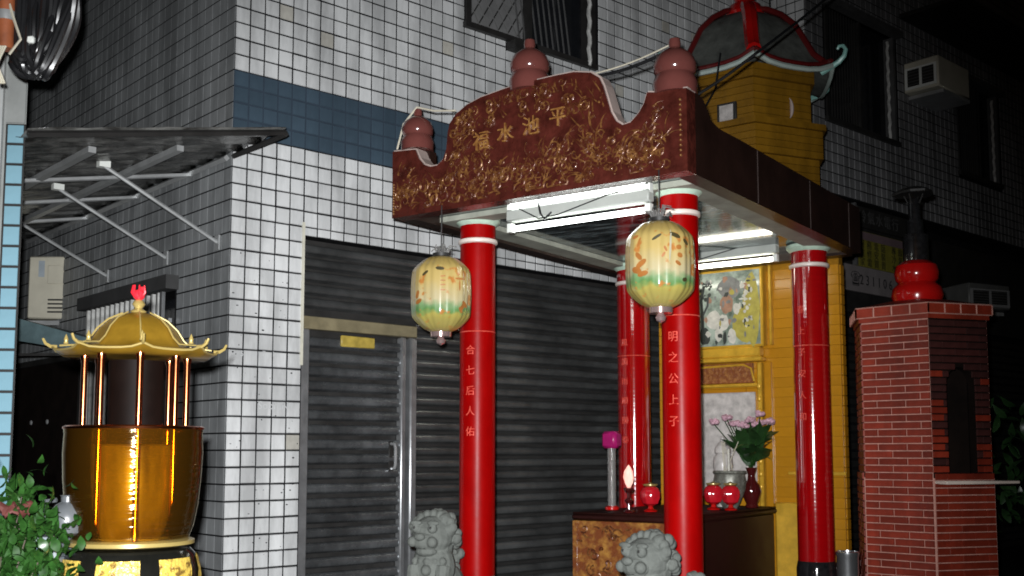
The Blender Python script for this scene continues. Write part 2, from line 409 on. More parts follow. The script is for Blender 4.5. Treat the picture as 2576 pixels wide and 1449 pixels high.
def lay_tiles(parent, org, rz, grid, world_of, n_single, mat_of, pitch=.11, joint=.0095, base='tile', extra='tiling'):
    """grid: list of (x,z,sx,sz) tile centres and scales in the wall's own plane (origin org, turned rz)."""
    w = h = pitch - joint
    shared = {}
    def dist(t):
        p = world_of(t[0], t[1]); return (p - cam.location).length
    grid = sorted(grid, key=dist)
    rest = {}
    for i, t in enumerate(grid):
        m = mat_of(t[0], t[1])
        mt = Matrix.Translation(org) @ Matrix.Rotation(rz, 4, 'Z') @ Matrix.Translation((t[0], 0, t[1]))
        tilt = Matrix.Translation((rnd.uniform(-.0013, .0013), 0, rnd.uniform(-.0013, .0013))) @ Matrix.Rotation(rnd.uniform(-.012, .012), 4, 'X') @ Matrix.Rotation(rnd.uniform(-.012, .012), 4, 'Z') @ Matrix.Rotation(rnd.uniform(-.008, .008), 4, 'Y')
        sc = Matrix.Diagonal((t[2], 1, t[3], 1))
        if i < n_single:
            if m.name not in shared:
                shared[m.name] = tile_mesh('tile', w, h); shared[m.name].materials.append(m)
            o = put(base, shared[m.name], None, parent); o.matrix_local = mt @ tilt @ sc
        else:
            rest.setdefault(m.name, []).append((mt @ tilt @ sc, rnd.random()))
    for k, v in rest.items():
        joined_tiles(extra, v, MATS[k], parent, w, h)

P = .11
ZB = 3.90            # top of the blue band: a joint line
OPT = 2.85           # top of the shutter opening
OPL = .552; OPR = 5.20
WX0, WX1, WZ0, WZ1 = 1.98, 3.45, 4.76, 6.25       # upper window
SX0, SX1, SZ0, SZ1 = .80, 2.30, 1.45, 2.50        # barred window in the side wall
main = thing('tiled_building', 'corner building faced with square white tiles, slate blue band and steel roller shutter', 'building', K, bld_rot)
wb = MB()
wb.box(0, OPL, 0, .3, 0, OPT)
wb.box(0, 6.4, 0, .3, OPT, WZ0)
wb.box(0, WX0, 0, .3, WZ0, WZ1); wb.box(WX1, 6.4, 0, .3, WZ0, WZ1); wb.box(0, 6.4, 0, .3, WZ1, 7.6)
wb.box(OPR, 6.4, 0, .3, 0, OPT)
wb.box(0, .3, .3, SX0, 0, 7.6); wb.box(0, .3, SX1, 9, 0, 7.6); wb.box(0, .3, SX0, SX1, 0, SZ0); wb.box(0, .3, SX0, SX1, SZ1, 7.6)
wall = wb.build('wall', M_grout, main, smooth=False)
MB().box(-.0015, 6.2, -.0015, .002, 3.462, 3.898).build('band_joint', M_bluegrout, main, smooth=False)
grid = []
nz0 = int((ZB - .33) / P); 
for j in range(0, 56):
    x = (j + .5) * P
    for k in range(-33, 32):
        z = ZB + (k + .5) * P
        if z < .3 or z > 7.2: continue
        sz = 1.0; zc = z
        if OPL < x < OPR and z - P / 2 < OPT:
            if z + P / 2 > OPT + .02:
                sz = (z + P / 2 - OPT) / P; zc = (z + P / 2 + OPT) / 2
            else: continue
        if WX0 - .03 < x < WX1 + .03 and WZ0 - .03 < z < WZ1 + .03: continue
        if x > 6.15: continue
        # what the shrine, its roof and the frame's edge hide is left as plain wall
        grid.append((x, zc, 1.0, sz))
def in_band(x, z): return 3.46 < z < ZB
lay_tiles(main, Vector((0, 0, 0)), 0, grid, lambda x, z: bl(x, 0, z), 300, lambda x, z: M_bluetile if in_band(x, z) else (M_tileold if rnd.random() < .02 else M_tile))
# side wall: same tiles, the dimness of grazing light put into a darker colour
sg = []
for j in range(0, 60):
    y = (j + .5) * P
    for k in range(-33, 32):
        z = ZB + (k + .5) * P
        if z < .3 or z > 7.2: continue
        if SX0 - .02 < y < SX1 + .02 and SZ0 - .03 < z < SZ1 + .03: continue
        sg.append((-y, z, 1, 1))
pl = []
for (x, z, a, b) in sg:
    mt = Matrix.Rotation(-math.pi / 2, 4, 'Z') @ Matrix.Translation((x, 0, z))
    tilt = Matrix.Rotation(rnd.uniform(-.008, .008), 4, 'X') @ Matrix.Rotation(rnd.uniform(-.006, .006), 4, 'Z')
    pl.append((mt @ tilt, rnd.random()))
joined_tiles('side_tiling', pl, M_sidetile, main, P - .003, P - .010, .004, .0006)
MB().box(OPL - .016, OPL + .004, -.014, .28, 1.95, OPT + .09).build('corner_trim', M_trim, main, smooth=False)
# faint old stencil and drips on the pillar tiles
for body, x, z, sz, rot in (('SoomN', .34, 1.665, .075, 0), ('5', .10, 2.0, .05, 0), ('7', .26, 2.01, .05, 0), ('1', .33, 2.01, .05, 0)):
    me = text_mesh(body, sz, .0003)
    o = put('stencil_mark', me, mat('faded_grey_stencil', (.50, .51, .51), .5) if 'faded_grey_stencil' not in MATS else MATS['faded_grey_stencil'], main, (x, -.0083, z), (R(90), 0, 0))
spk = MB()
for i in range(70):
    x = rnd.uniform(.02, .53); z = rnd.uniform(.6, 2.7); r = rnd.uniform(.002, .007)
    spk.ball((x, -.0072, z), r, 6, 4, (rnd.uniform(.6, 1.8), .12, rnd.uniform(.5, 1)))
spk.build('dirt_specks', M_grout, main, kind='stuff')

# roller shutter
def slat_mesh(name, L, h, d=.022):
    prof = [(.034, .10 * h), (.012, .24 * h), (-d * .45, .27 * h), (-d * .95, .36 * h), (-d, .55 * h), (-d * .9, .72 * h), (-d * .55, .84 * h), (.0, .90 * h), (.034, .92 * h)]
    b = MB(); n = len(prof)
    vs = [(0, y, z) for y, z in prof] + [(L, y, z) for y, z in prof]
    fs = [(i, i + 1, n + i + 1, n + i) for i in range(n - 1)]
    b.add(vs, fs); me = b.mesh(name, True, 60); return me
SY = .09
shutter = put('roller_shutter', MB().box(OPL, OPR, SY + .03, SY + .06, 0, OPT).mesh('roller_shutter', False), M_dark, main)
hs = .094; nlow = int(2.28 / hs)
ml = slat_mesh('slat', OPR - 1.575, hs); mu = slat_mesh('slat', OPR - OPL - .01, hs)
ml.materials.append(M_slat); mu.materials.append(M_slat)
z = 0.0; i = 0
while z + hs <= OPT + .05:
    full = z > 2.275
    o = put('slat', mu if full else ml, None, shutter, ((OPL + .005) if full else 1.575, SY, z)); o.rotation_euler = (rnd.uniform(-.02, .02), 0, rnd.uniform(-.0012, .0012))
    z += hs
# small door set into the shutter
door = put('shutter_door', MB().box(.63, 1.47, SY + .02, SY + .03, .02, 2.2).mesh('shutter_door', False), M_dark, main)
MB().bbox(OPL + .0, .640, SY - .055, SY + .02, 0, 2.21, .008).build('door_frame', M_steel, door)
MB().bbox(1.430, 1.478, SY - .045, SY + .02, 0, 2.21, .01).build('door_frame', M_steel, door)
MB().bbox(1.505, 1.572, SY - .055, SY + .02, 0, 2.21, .012).build('door_frame', M_steel, door)
MB().bbox(OPL + .002, 1.572, SY - .05, SY + .02, 2.212, 2.30, .006).build('door_head', M_beam, door)
dm = slat_mesh('slat', .79, .102, .024); dm.materials.append(M_doorslat)
for k in range(21):
    o = put('slat', dm, None, door, (.641, SY - .005, .03 + k * .102)); o.rotation_euler = (rnd.uniform(-.05, .05), rnd.uniform(-.004, .004), rnd.uniform(-.004, .004))
MB().tube([(1.355, SY - .03, 1.42), (1.355, SY - .075, 1.415), (1.355, SY - .085, 1.39), (1.355, SY - .085, 1.27), (1.355, SY - .075, 1.245), (1.355, SY - .03, 1.24)], .012, 8).build('handle', M_whitest, door)
MB().bbox(1.335, 1.375, SY - .03, SY - .02, 1.22, 1.44, .003).build('handle_plate', M_dark, door)
MB().bbox(.90, 1.19, SY - .048, SY - .03, 2.105, 2.185, .006).build('number_plate', M_plate, door)
# upper window with iron grille
win = put('window', MB().box(WX0, WX1, .16, .18, WZ0, WZ1).mesh('window', False), M_glass, main)
MB().box(WX0, WX0 + .05, -.03, .1, WZ0, WZ1).build('frame', M_dark, win, smooth=False)
MB().box(WX0 - .02, WX1 + .02, -.05, .1, WZ0 - .045, WZ0).build('sill', M_dark, win, smooth=False)
MB().box(2.66, 2.70, -.02, .1, WZ0, WZ1).build('frame', M_dark, win, smooth=False)
MB().box(WX1 - .04, WX1, -.04, .1, WZ0, WZ1).build('frame', M_dark, win, smooth=False)
MB().box(2.42, 2.52, -.12, .0, WZ0 - .12, WZ0 - .05).build('bracket', M_dark, win, smooth=False)
MB().box(WX0 + .05, 2.66, .055, .06, WZ0, WZ1).build('mesh_screen', mat('grey_screen', (.17, .17, .17), .7, var=.2), win, smooth=False)
lat = MB()
for k in range(-12, 14):
    x0 = WX0 + .05 + k * .105
    for sgn in (1, -1):
        pts = []
        for q in range(0, 21):
            zz = WZ0 + q * (WZ1 - WZ0) / 20; xx = (x0 + (zz - WZ0) * .62) if sgn > 0 else (x0 + .9 - (zz - WZ0) * .62)
            if WX0 + .05 <= xx <= 2.66: pts.append((xx, .045 if sgn > 0 else .038, zz))
        if len(pts) > 1: lat.tube([pts[0], pts[-1]], .006, 4)
lat.build('lattice', M_dark, win, smooth=False)
barm = MB().tube([(-.13, -.0, 0), (.13, .0, 1.48)], .008, 5).mesh('bar')
barm.materials.append(M_grate)
for k in range(10):
    put('bar', barm, None, win, (3.33 - k * .066 + .0, .03, WZ0), (0, R(-19), 0))
b = MB()
b.tube([(3.36 + .008 * math.sin(q * 1.9), -.05 + .006 * math.cos(q * 1.9), WZ0 - .03 + q * .05) for q in range(32)], .019, 6)
b.build('white_cloth_roll', M_rope, win)
# barred window in the side wall and a dark band standing in for the shade of its recess
sw_ = put('side_window', MB().box(.2, .22, SX0, SX1, SZ0, SZ1).mesh('side_window', False), M_glass, main)
MB().box(-.10, .02, SX0 - .06, SX1 + .1, SZ1 + .0, SZ1 + .10).build('shade_band', mat('shade_band_grey', (.05, .05, .05), .8), sw_, smooth=False)
bm_ = MB().box(-.012, .012, -.012, .012, 0, SZ1 - SZ0).mesh('bar', False); bm_.materials.append(M_rope)
for k in range(15): put('bar', bm_, None, sw_, (-.03, SX0 + .20 + k * .095, SZ0))
MB().box(-.045, -.02, SX0 + .12, SX0 + .16, SZ0, SZ1).build('frame', M_steel, sw_, smooth=False)
MB().box(-.045, -.02, SX0, SX1, 2.27, 2.30).build('frame', M_steel, sw_, smooth=False)

sdo = put('dark_opening_sheet', MB().box(-.03, -.008, 2.45, 5.6, 0, 2.12).mesh('dark_opening_sheet', False), M_soot_shade, main)  # flat sheet; the dark of an open doorway is put into its near-black colour
MB().box(-.05, -.008, 2.40, 2.448, 0, 2.16).build('frame', M_dark, sdo, smooth=False)
MB().box(-.05, -.008, 2.45, 5.6, 2.122, 2.17).build('frame', M_dark, sdo, smooth=False)
for y_ in (3.15, 3.55): MB().ball((-.04, y_, 1.62), .022, 10, 6, (.5, 1, 1)).build('knob_or_speck', M_whitest, sdo)  # pale balls added to stand in for two specks of light

# ------------------------------------------------------------------ building further down the street
QB = .40
side = thing('tiled_building', 'unlit grey tiled building down the street with dark grilled windows', 'building', bl(6.2, -QB), bld_rot)
W1 = (.36, 1.80, 4.86, 6.08); W2 = (3.30, 4.42, 4.80, 5.97)
wb = MB()
wb.box(0, 9, 0, .3, 4.05, 4.80); wb.box(0, 9, 0, .3, 6.08, 8.2)
wb.box(0, W1[0], 0, .3, 4.80, 6.08); wb.box(W1[1], W2[0], 0, .3, 4.80, 6.08); wb.box(W2[1], 9, 0, .3, 4.80, 6.08)
wb.box(W1[0], W1[1], 0, .3, 4.80, 4.86)
wb.box(0, .3, 0, QB + .3, 0, 8.2)
wb.box(0, 9, .55, .8, 0, 4.05); wb.box(.0, 9, .3, .55, 3.95, 4.05)
wb.build('wall', M_grout, side, smooth=False)
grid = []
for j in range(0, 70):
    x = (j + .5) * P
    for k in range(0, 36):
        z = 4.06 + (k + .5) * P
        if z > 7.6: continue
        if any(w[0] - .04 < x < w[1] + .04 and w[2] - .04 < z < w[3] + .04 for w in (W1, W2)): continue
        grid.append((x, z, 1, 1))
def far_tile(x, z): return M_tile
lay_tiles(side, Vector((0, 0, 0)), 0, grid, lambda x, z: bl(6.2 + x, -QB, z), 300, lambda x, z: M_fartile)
pl = []
for j in range(0, 4):
    for k in range(-20, 36):
        z = 4.06 + (k + .5) * P; y = -(j + .5) * P + .0
        pl.append((Matrix.Rotation(-math.pi / 2, 4, 'Z') @ Matrix.Translation((y, 0, z)), rnd.random()))
joined_tiles('return_tiling', pl, M_tile, side, P - .0095, P - .0095)
for wi, w in enumerate((W1, W2)):
    wd = put('window', MB().box(w[0], w[1], .18, .2, w[2], w[3]).mesh('window', False), M_glass, side)
    MB().box(w[0] - .03, w[1] + .06, -.10, .05, w[3], w[3] + .07).build('lintel', M_grate, wd, smooth=False)
    MB().box(w[0] - .03, w[1] + .03, -.05, .1, w[2] - .05, w[2]).build('sill', M_dark, wd, smooth=False)
    MB().box(w[0], w[0] + .05, -.02, .1, w[2], w[3]).build('frame', M_dark, wd, smooth=False)
    MB().box((w[0] + w[1]) / 2 - .02, (w[0] + w[1]) / 2 + .02, .0, .1, w[2], w[3]).build('frame', M_dark, wd, smooth=False)
    MB().box(w[1] - .04, w[1], -.02, .1, w[2], w[3]).build('frame', M_grate, wd, smooth=False)
    vb = MB().box(-.007, .007, -.007, .007, 0, w[3] - w[2]).mesh('bar', False); vb.materials.append(M_dark)
    for k in range(11): put('bar', vb, None, wd, (w[0] + .1 + k * .055, .02, w[2]))
    MB().tube([(w[1] - .13 + .007 * math.sin(q * 2.1), .0 + .006 * math.cos(q * 2.1), w[2] + q * .05) for q in range(int((w[3] - w[2]) / .05))], .017, 6).build('white_cloth_roll', M_rope, wd)
MB().box(1.95, 9, -.75, 0, 6.36, 6.41).build('eave', M_dark, side, smooth=False)
for k in range(9):
    MB().box(2.0, 9, -.76 + k * .083, -.735 + k * .083, 6.412, 6.44).build('eave_rib', M_grate, side, smooth=False)
# shop fascia boards below the upper wall
MB().box(.6, 9, .28, .30, 2.9, 3.96).build('shop_front', M_dark, side, smooth=False)
cs = MB()
for k in range(28):
    cs.box(.1, 9, .50, .545, .1 + k * .1, .165 + k * .1)
cs.build('shop_shutter', M_dark, side, smooth=False)

sgn = thing('shop_sign', 'unlit yellow shop sign with rows of black characters behind the incinerator chimney', 'sign', bl(7.0, -QB, 0), bld_rot)
MB().box(0, 1.05, -.06, -.02, 3.33, 3.71).build('panel', M_sign, sgn, smooth=False)
MB().box(-.32, 1.05, -.055, -.02, 3.05, 3.325).build('panel', M_signd, sgn, smooth=False)
MB().box(0, 1.05, -.066, -.061, 3.62, 3.705).build('header_strip', mat('dull_pink_strip', (.16, .11, .12), .6), sgn, smooth=False)
MB().box(-.04, -.01, -.07, -.02, 3.33, 4.0).build('post', M_grate, sgn, smooth=False)
rows = ('服務電話專線', '維修安裝冷氣', '家電買賣水電')
for rI, rw in enumerate(rows):
    for cI, ch in enumerate(rw):
        x = .09 + cI * .145 + (.08 if cI > 3 else 0)
        put('character', text_mesh(ch, .10, .001), M_black, sgn, (x, -.0615, 3.565 - rI * .095), (R(90), 0, 0))
for cI, ch in enumerate('☎231106'):
    put('digit', text_mesh(ch, .15, .001), M_black, sgn, (-.05 + cI * .12, -.0565, 3.18), (R(90), 0, 0))
for cI, ch in enumerate('冷氣水電行'):
    put('character', text_mesh(ch, .15, .001), M_grate, sgn, (.10 + cI * .17, -.075, 3.86), (R(90), 0, 0))
MB().box(0.0, 1.1, -.073, -.06, 3.75, 3.97).build('panel', M_dark, sgn, smooth=False)

def window_ac(name, label, loc, rz, w, d, h):
    t = thing(name, label, 'air conditioner', loc, rz, 'air conditioners on the walls')
    MB().bbox(-w / 2, w / 2, 0, d, 0, h, .015).build('casing', M_cream, t)
    fr = MB(); fr.box(-w / 2 + .02, w / 2 - .02, -.012, .0, h * .72, h * .78); fr.box(-w / 2 + .02, w / 2 - .02, -.012, 0, .03, .06)
    fr.box(-w / 2 + .02, -w / 2 + .05, -.012, 0, .06, h * .72); fr.box(w / 2 - .05, w / 2 - .02, -.012, 0, .06, h * .72); fr.box(-.015, .015, -.012, 0, .06, h * .72)
    fr.build('grille_frame', M_white, t, smooth=False)
    MB().box(-w / 2 + .05, w / 2 - .05, -.004, -.001, .06, h * .72).build('grille', M_dark, t, smooth=False)
    for k in range(6):
        MB().box(-w / 2 + .05, w / 2 - .05, -.009, -.005, .08 + k * h * .1, .088 + k * h * .1).build('louvre', M_grate, t, smooth=False)
    MB().box(-w / 2, w / 2, .1, d, -.05, -.01).build('bracket', M_rod, t, smooth=False)
    return t
window_ac('window_air_conditioner', 'boxy white window air conditioner between the two dark upper windows', bl(8.2, -QB - .22, 5.47), R(-48), .42, .75, .36)
M_cream = mat('dull_grey_casing', (.10, .10, .095), .5)
M_white = mat('dull_white_enamel', (.24, .24, .24), .4)
window_ac('window_air_conditioner', 'dim grey air conditioner behind the brick incinerator, right of its red gourd', bl(9.1, -QB - .5, 3.0), bld_rot - R(20), .62, .45, .30)

M_cream = MATS['cream_ac_casing']; M_white = MATS['white_enamel']
# ------------------------------------------------------------------ awning in the alley
aw = thing('corrugated_awning', 'grimy clear corrugated awning on steel struts over the alley', 'awning', K, bld_rot)
def awz(p): return 3.335 - .205 * p
b = MB(); ny = 40; nx = 10; vs = []; fs = []
y0, y1 = -.69, 3.9
for i in range(ny * 2 + 1):
    y = y0 + (y1 - y0) * i / (ny * 2)
    for j in range(nx + 1):
        p = 1.52 * j / nx
        vs.append((-p, y, awz(p) + .014 * math.cos(i * math.pi / 2) + .004 * math.sin(j * 3 + i)))
for i in range(ny * 2):
    for j in range(nx):
        a = i * (nx + 1) + j; fs.append((a, a + 1, a + nx + 2, a + nx + 1))
b.add(vs, fs); sheet = b.build('sheet', M_sheet, aw)
sm = sheet.modifiers.new('thickness', 'SOLIDIFY'); sm.thickness = .004
MB().tube([(0, y0, awz(0) - .02), (-1.52, y0, awz(1.52) - .02)], .018, 4).build('edge_bar', M_dark, aw)
MB().tube([(.0, y0, awz(0) - .03), (.0, -.02, awz(0) - .03)], .02, 4).build('edge_bar', M_dark, aw)
MB().tube([(-.03, .02, awz(0) - .04), (-.03, y1, awz(0) - .04)], .022, 4).build('edge_bar', M_rod, aw)
for p in (.52, 1.05, 1.5):
    MB().box(-p - .022, -p + .022, y0 + .35, y1, awz(p) - .055, awz(p) - .02).build('purlin', M_rod, aw, smooth=False)
for y in (.55, 1.45, 2.45):
    MB().tube([(-.02, y, awz(0) - .05), (-1.5, y, awz(1.5) - .05)], .016, 5).build('rafter', M_rod, aw)
for y in (.17, .96, 2.04):
    MB().tube([(-.01, y, 2.755), (-.78, y, awz(.78) - .04)], .013, 6).build('strut', M_rod, aw)
    MB().box(-.012, .0, y - .03, y + .03, 2.70, 2.80).build('wall_plate', M_rod, aw, smooth=False)
    MB().box(-.82, -.75, y - .025, y + .025, awz(.78) - .05, awz(.78) - .01).build('clip', M_white, aw, smooth=False)

# alley: condenser, teal canopy, dark end
t = thing('air_conditioner_condenser', 'cream outdoor condenser unit hung under the alley awning', 'air conditioner', Vector((-3.99, 9.3, 2.5)), R(3), 'air conditioners on the walls')
MB().bbox(-.165, .165, 0, .7, 0, .54, .012).build('casing', M_cream, t)
MB().box(-.08, -.03, -.004, -.001, .36, .50).build('label_sticker', mat('pale_blue_label', (.35, .40, .44), .5), t, smooth=False)
MB().bbox(.0, .13, -.012, 0, .30, .46, .004).build('service_panel', M_cream, t)
for k in range(4): MB().box(.01, .13, -.014, -.001, .05 + k * .035, .063 + k * .035).build('vent_slot', M_dark, t, smooth=False)
MB().box(-.17, .17, .05, .65, -.05, -.012).build('bracket', M_rod, t, smooth=False)
MB().tube([(.165, .1, .25), (.24, .12, .2), (.25, .2, .05), (.32, .3, .1)], .012, 5).build('pipe', M_dark, t)
t = thing('canopy', 'faded teal sheet canopy low in the dark alley', 'awning', Vector((-3.5, 8.2, 2.1)), R(-4))
MB().prism([(-.25, .27), (.36, .10), (.36, .0), (-.25, .10)], 0, 1.2).build('sheet', M_teal, t, smooth=False)
MB().box(-.27, .40, -.02, .0, -.02, .0).build('edge_bar', M_dark, t, smooth=False)

# ------------------------------------------------------------------ neighbouring building at the left edge
lb = thing('neighbour_building', 'sliver of grey rendered building with light blue tiled corner at the left edge', 'building', Vector((-2.597, 5.7, 0)), bld_rot)
MB().prism([(-3.0, .004), (0, .004), (-3.2, 3.0), (-6, 3.0)], 0, 6.5, 'z').build('wall', M_render, lb, smooth=False)
# front faces the camera: a strip of tiles with a plain render band to its left
front = lb
lb.rotation_euler = (0, 0, R(8))
tm = tile_mesh('tile', .085, .101); tm.materials.append(M_lblue)
for k in range(22):
    put('tile', tm, None, lb, (-.050, .004, 3.10 - .055 - k * .11))
MB().box(-.10, -.0, .0005, .0035, .55, 3.10).build('tile_joint', M_dark, lb, smooth=False)
MB().box(-.10, -.004, -.006, .004, 3.105, 6.2).build('corner_band', M_render, lb, smooth=False)
MB().box(-.36, -.112, -.03, .004, 0, 6.2).build('pilaster', M_pole, lb, smooth=False)

# ------------------------------------------------------------------ shrine pavilion
sh = thing('shrine_pavilion', 'open shrine pavilion with red columns and carved dark red stone name panel', 'shrine', C2, sh_rot)
CB = .25    # not seen: a low plinth under the columns
MB().bbox(-1.75, .35, -.95, 4.3, 0, CB, .02).build('plinth', M_stone, sh)
PY = -.5; XL, XR = -1.68, .297; ZP = 2.775; ZS = 2.83
prof = [(-1.68, 3.19), (-1.501, 3.175), (-1.474, 3.118), (-1.432, 3.071), (-1.381, 3.051), (-1.331, 3.051), (-1.286, 3.08), (-1.261, 3.14), (-1.252, 3.235), (-1.238, 3.289),
        (-1.193, 3.336), (-1.115, 3.378), (-1.009, 3.405), (-.876, 3.419), (-.784, 3.428), (-.639, 3.430), (-.489, 3.430), (-.377, 3.426), (-.268, 3.400), (-.218, 3.364), (-.194, 3.315),
        (-.170, 3.238), (-.147, 3.161), (-.115, 3.105), (-.075, 3.076), (-.027, 3.082), (.020, 3.123), (.052, 3.167), (.072, 3.225), (.123, 3.215), (XR, 3.205)]
poly = [(XL, ZP)] + prof + [(XR, ZP)]
panel = MB().prism(poly[::-1], PY, PY + .10).build('name_panel', M_fascia, sh, smooth=False)
# pale rim along the curved top, standing a little behind the carved face
rim = MB()
for (xa, za), (xb, zb) in zip(prof[:-1], prof[1:]):
    d = Vector((xb - xa, 0, zb - za)); n = Vector((-d.z, 0, d.x)).normalized() * .010
    rim.add([(xa, PY + .012, za), (xb, PY + .012, zb), (xb + n.x, PY + .012, zb + n.z), (xa + n.x, PY + .012, za + n.z),
             (xa, PY + .105, za), (xb, PY + .105, zb), (xb + n.x, PY + .105, zb + n.z), (xa + n.x, PY + .105, za + n.z)],
            [(0, 1, 2, 3), (7, 6, 5, 4), (3, 2, 6, 7), (1, 0, 4, 5), (0, 3, 7, 4), (2, 1, 5, 6)])
rim.build('rim', M_edge, panel, smooth=False)
def inside(x, z):
    if z < ZP + .03 or x < XL + .03 or x > XR - .03: return False
    for (xa, za), (xb, zb) in zip(prof[:-1], prof[1:]):
        if xa <= x <= xb: return z < za + (zb - za) * (x - xa) / max(1e-6, xb - xa) - .03
    return False
# carvings: scrolls, flames and leaf tufts standing proud of the panel
def scroll(b, x, z, r, turns, a0, sgn, th=.006):
    th *= .68
    pts = []
    n = int(10 * turns) + 4
    for i in range(n):
        q = i / (n - 1); a = a0 + sgn * q * turns * 2 * math.pi; rr = r * (1 - .85 * q)
        px, pz = x + rr * math.cos(a), z + rr * math.sin(a)
        if inside(px, pz): pts.append((px, PY - .002 - .006 * q, pz))
    if len(pts) > 2: b.tube(pts, lambda q: th * (.6 + .7 * math.sin(math.pi * min(1, q + .15))), 5)
def flame(b, x, z, L, ang, th=.008, bend=.4):
    th *= .62
    pts = []
    for i in range(6):
        q = i / 5; a = ang + bend * q
        px, pz = x + L * q * math.cos(a), z + L * q * math.sin(a)
        if inside(px, pz): pts.append((px, PY - .004 - .006 * math.sin(math.pi * q), pz))
    if len(pts) > 2: b.tube(pts, lambda q: th * (1.1 - .85 * q), 5)
rc = random.Random(21)
def cluster(cx, cz, w, h, ns, nf, nb, ang=math.pi / 2, spread=1.6, fl=(.05, .10), name='carving'):
    nf = int(nf * 1.1)
    b = MB()
    for _ in range(ns):
        scroll(b, cx + rc.uniform(-w, w), cz + rc.uniform(-h, h), rc.uniform(.018, .05), rc.uniform(.8, 1.7), rc.uniform(0, 6.3), rc.choice((-1, 1)), rc.uniform(.004, .0075))
    for _ in range(nf):
        flame(b, cx + rc.uniform(-w, w), cz + rc.uniform(-h, h), rc.uniform(*fl), ang + rc.uniform(-spread, spread) * .5, rc.uniform(.005, .010), rc.uniform(-.7, .7))
    for _ in range(nb):
        x, z = cx + rc.uniform(-w, w), cz + rc.uniform(-h, h)
        if inside(x, z): b.ball((x, PY - .002, z), rc.uniform(.003, .008), 8, 5, (1, .7, 1))
    if b.v: b.build(name, M_goldc, panel, kind='stuff')
cluster(-.255, 3.16, .075, .20, 6, 26, 8, 1.9, .9, (.07, .13))           # bright tuft right of the characters
cluster(-.17, 2.98, .08, .07, 6, 8, 8, 2.0, 1.5)
cluster(-1.17, 3.20, .07, .12, 10, 14, 8, 1.2, 1.5, (.05, .09))
cluster(-1.12, 3.31, .07, .04, 6, 6, 6)
cluster(-.85, 3.355, .13, .035, 8, 12, 8)
cluster(-.58, 3.36, .13, .035, 8, 12, 8)
cluster(-1.18, 3.02, .09, .08, 8, 10, 8)
for i in range(12):
    x = -1.60 + i * .155
    cluster(x, 2.885, .09, .075, 9, 9, 6, rc.uniform(0, 3.1), 2.0)
cluster(-.62, 2.985, .18, .05, 10, 12, 10)
cluster(-.35, 3.0, .10, .06, 8, 8, 6)
cluster(-1.0, 3.24, .10, .03, 5, 5, 4)
cluster(-.70, 3.28, .16, .03, 5, 6, 6)
cluster(-.42, 3.28, .06, .08, 6, 8, 4)
cluster(-1.05, 3.02, .10, .05, 6, 6, 4)
cluster(-.92, 2.955, .12, .04, 7, 7, 6)
cluster(.03, 2.95, .07, .10, 8, 9, 6, .8, 1.2)
cluster(.14, 3.02, .06, .12, 9, 6, 6, 1.2, 1.5)
cluster(-1.58, 2.98, .06, .10, 7, 6, 4)
# a coiled ring with an inner swirl on the right
for r in (.085, .062, .036):
    MB().tube([(.0 + r * math.cos(q * .3), PY - .005, 2.95 + r * math.sin(q * .3)) for q in range(1, 21)], .005, 5).build('carved_ring', M_goldc, panel)
# bead line at both ends
for xb_, za, zb in ((XR - .035, 2.86, 3.15), (XL + .015, 2.80, 2.98)):
    bead = MB().ball((0, 0, 0), .008, 8, 5).mesh('bead'); bead.materials.append(M_goldc)
    for k in range(12): put('bead', bead, None, panel, (xb_, PY - .002, za + (zb - za) * k / 11))
for ch, x, z in (('福', -1.0, 3.135), ('水', -.83, 3.155), ('池', -.655, 3.165), ('平', -.475, 3.185)):
    o = put('character', text_mesh(ch, .118, .006), M_goldch, panel, (x, PY - .006, z), (R(90), 0, 0))

# side parapets and back
def side_prof(): return [(-.40, 3.205), (-.393, 3.21), (-.30, 3.195), (-.245, 3.15), (-.22, 3.11), (-.10, 3.088), (.16, 3.094), (2.30, 3.10)]
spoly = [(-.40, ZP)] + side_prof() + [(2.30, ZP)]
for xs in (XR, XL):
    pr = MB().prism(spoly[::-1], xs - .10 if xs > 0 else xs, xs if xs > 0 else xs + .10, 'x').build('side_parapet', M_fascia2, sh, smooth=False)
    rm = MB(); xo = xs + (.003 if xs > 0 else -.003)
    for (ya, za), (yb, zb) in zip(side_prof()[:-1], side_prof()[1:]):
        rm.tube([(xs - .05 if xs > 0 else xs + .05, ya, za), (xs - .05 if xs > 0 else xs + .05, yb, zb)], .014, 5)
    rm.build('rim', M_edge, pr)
    if xs > 0:
        for yj in (.42, 1.28, 2.05):
            MB().box(xs, xs + .0022, yj - .003, yj + .003, ZP + .004, 3.09).build('joint', mat('panel_joint', (.06, .04, .035), .6) if 'panel_joint' not in MATS else MATS['panel_joint'], pr, smooth=False)
MB().box(XL + .1, XR - .1, PY + .1, 2.29, ZS, ZS + .05).build('ceiling', M_ceil, sh, smooth=False)
MB().box(XL + .101, XR - .101, -.16, -.02, ZS - .035, ZS - .002).build('beam', M_soffit, sh, smooth=False)
MB().box(.02, XR - .101, -.02, 2.28, ZS - .035, ZS - .002).build('beam', M_soffit, sh, smooth=False)
MB().box(XL + .101, -1.42, -.02, 2.28, ZS - .035, ZS - .002).build('beam', M_soffit, sh, smooth=False)
MB().box(XL + .09, XR - .09, 2.29, 2.39, ZP, 3.10).build('back_parapet', M_fascia2, sh, smooth=False)

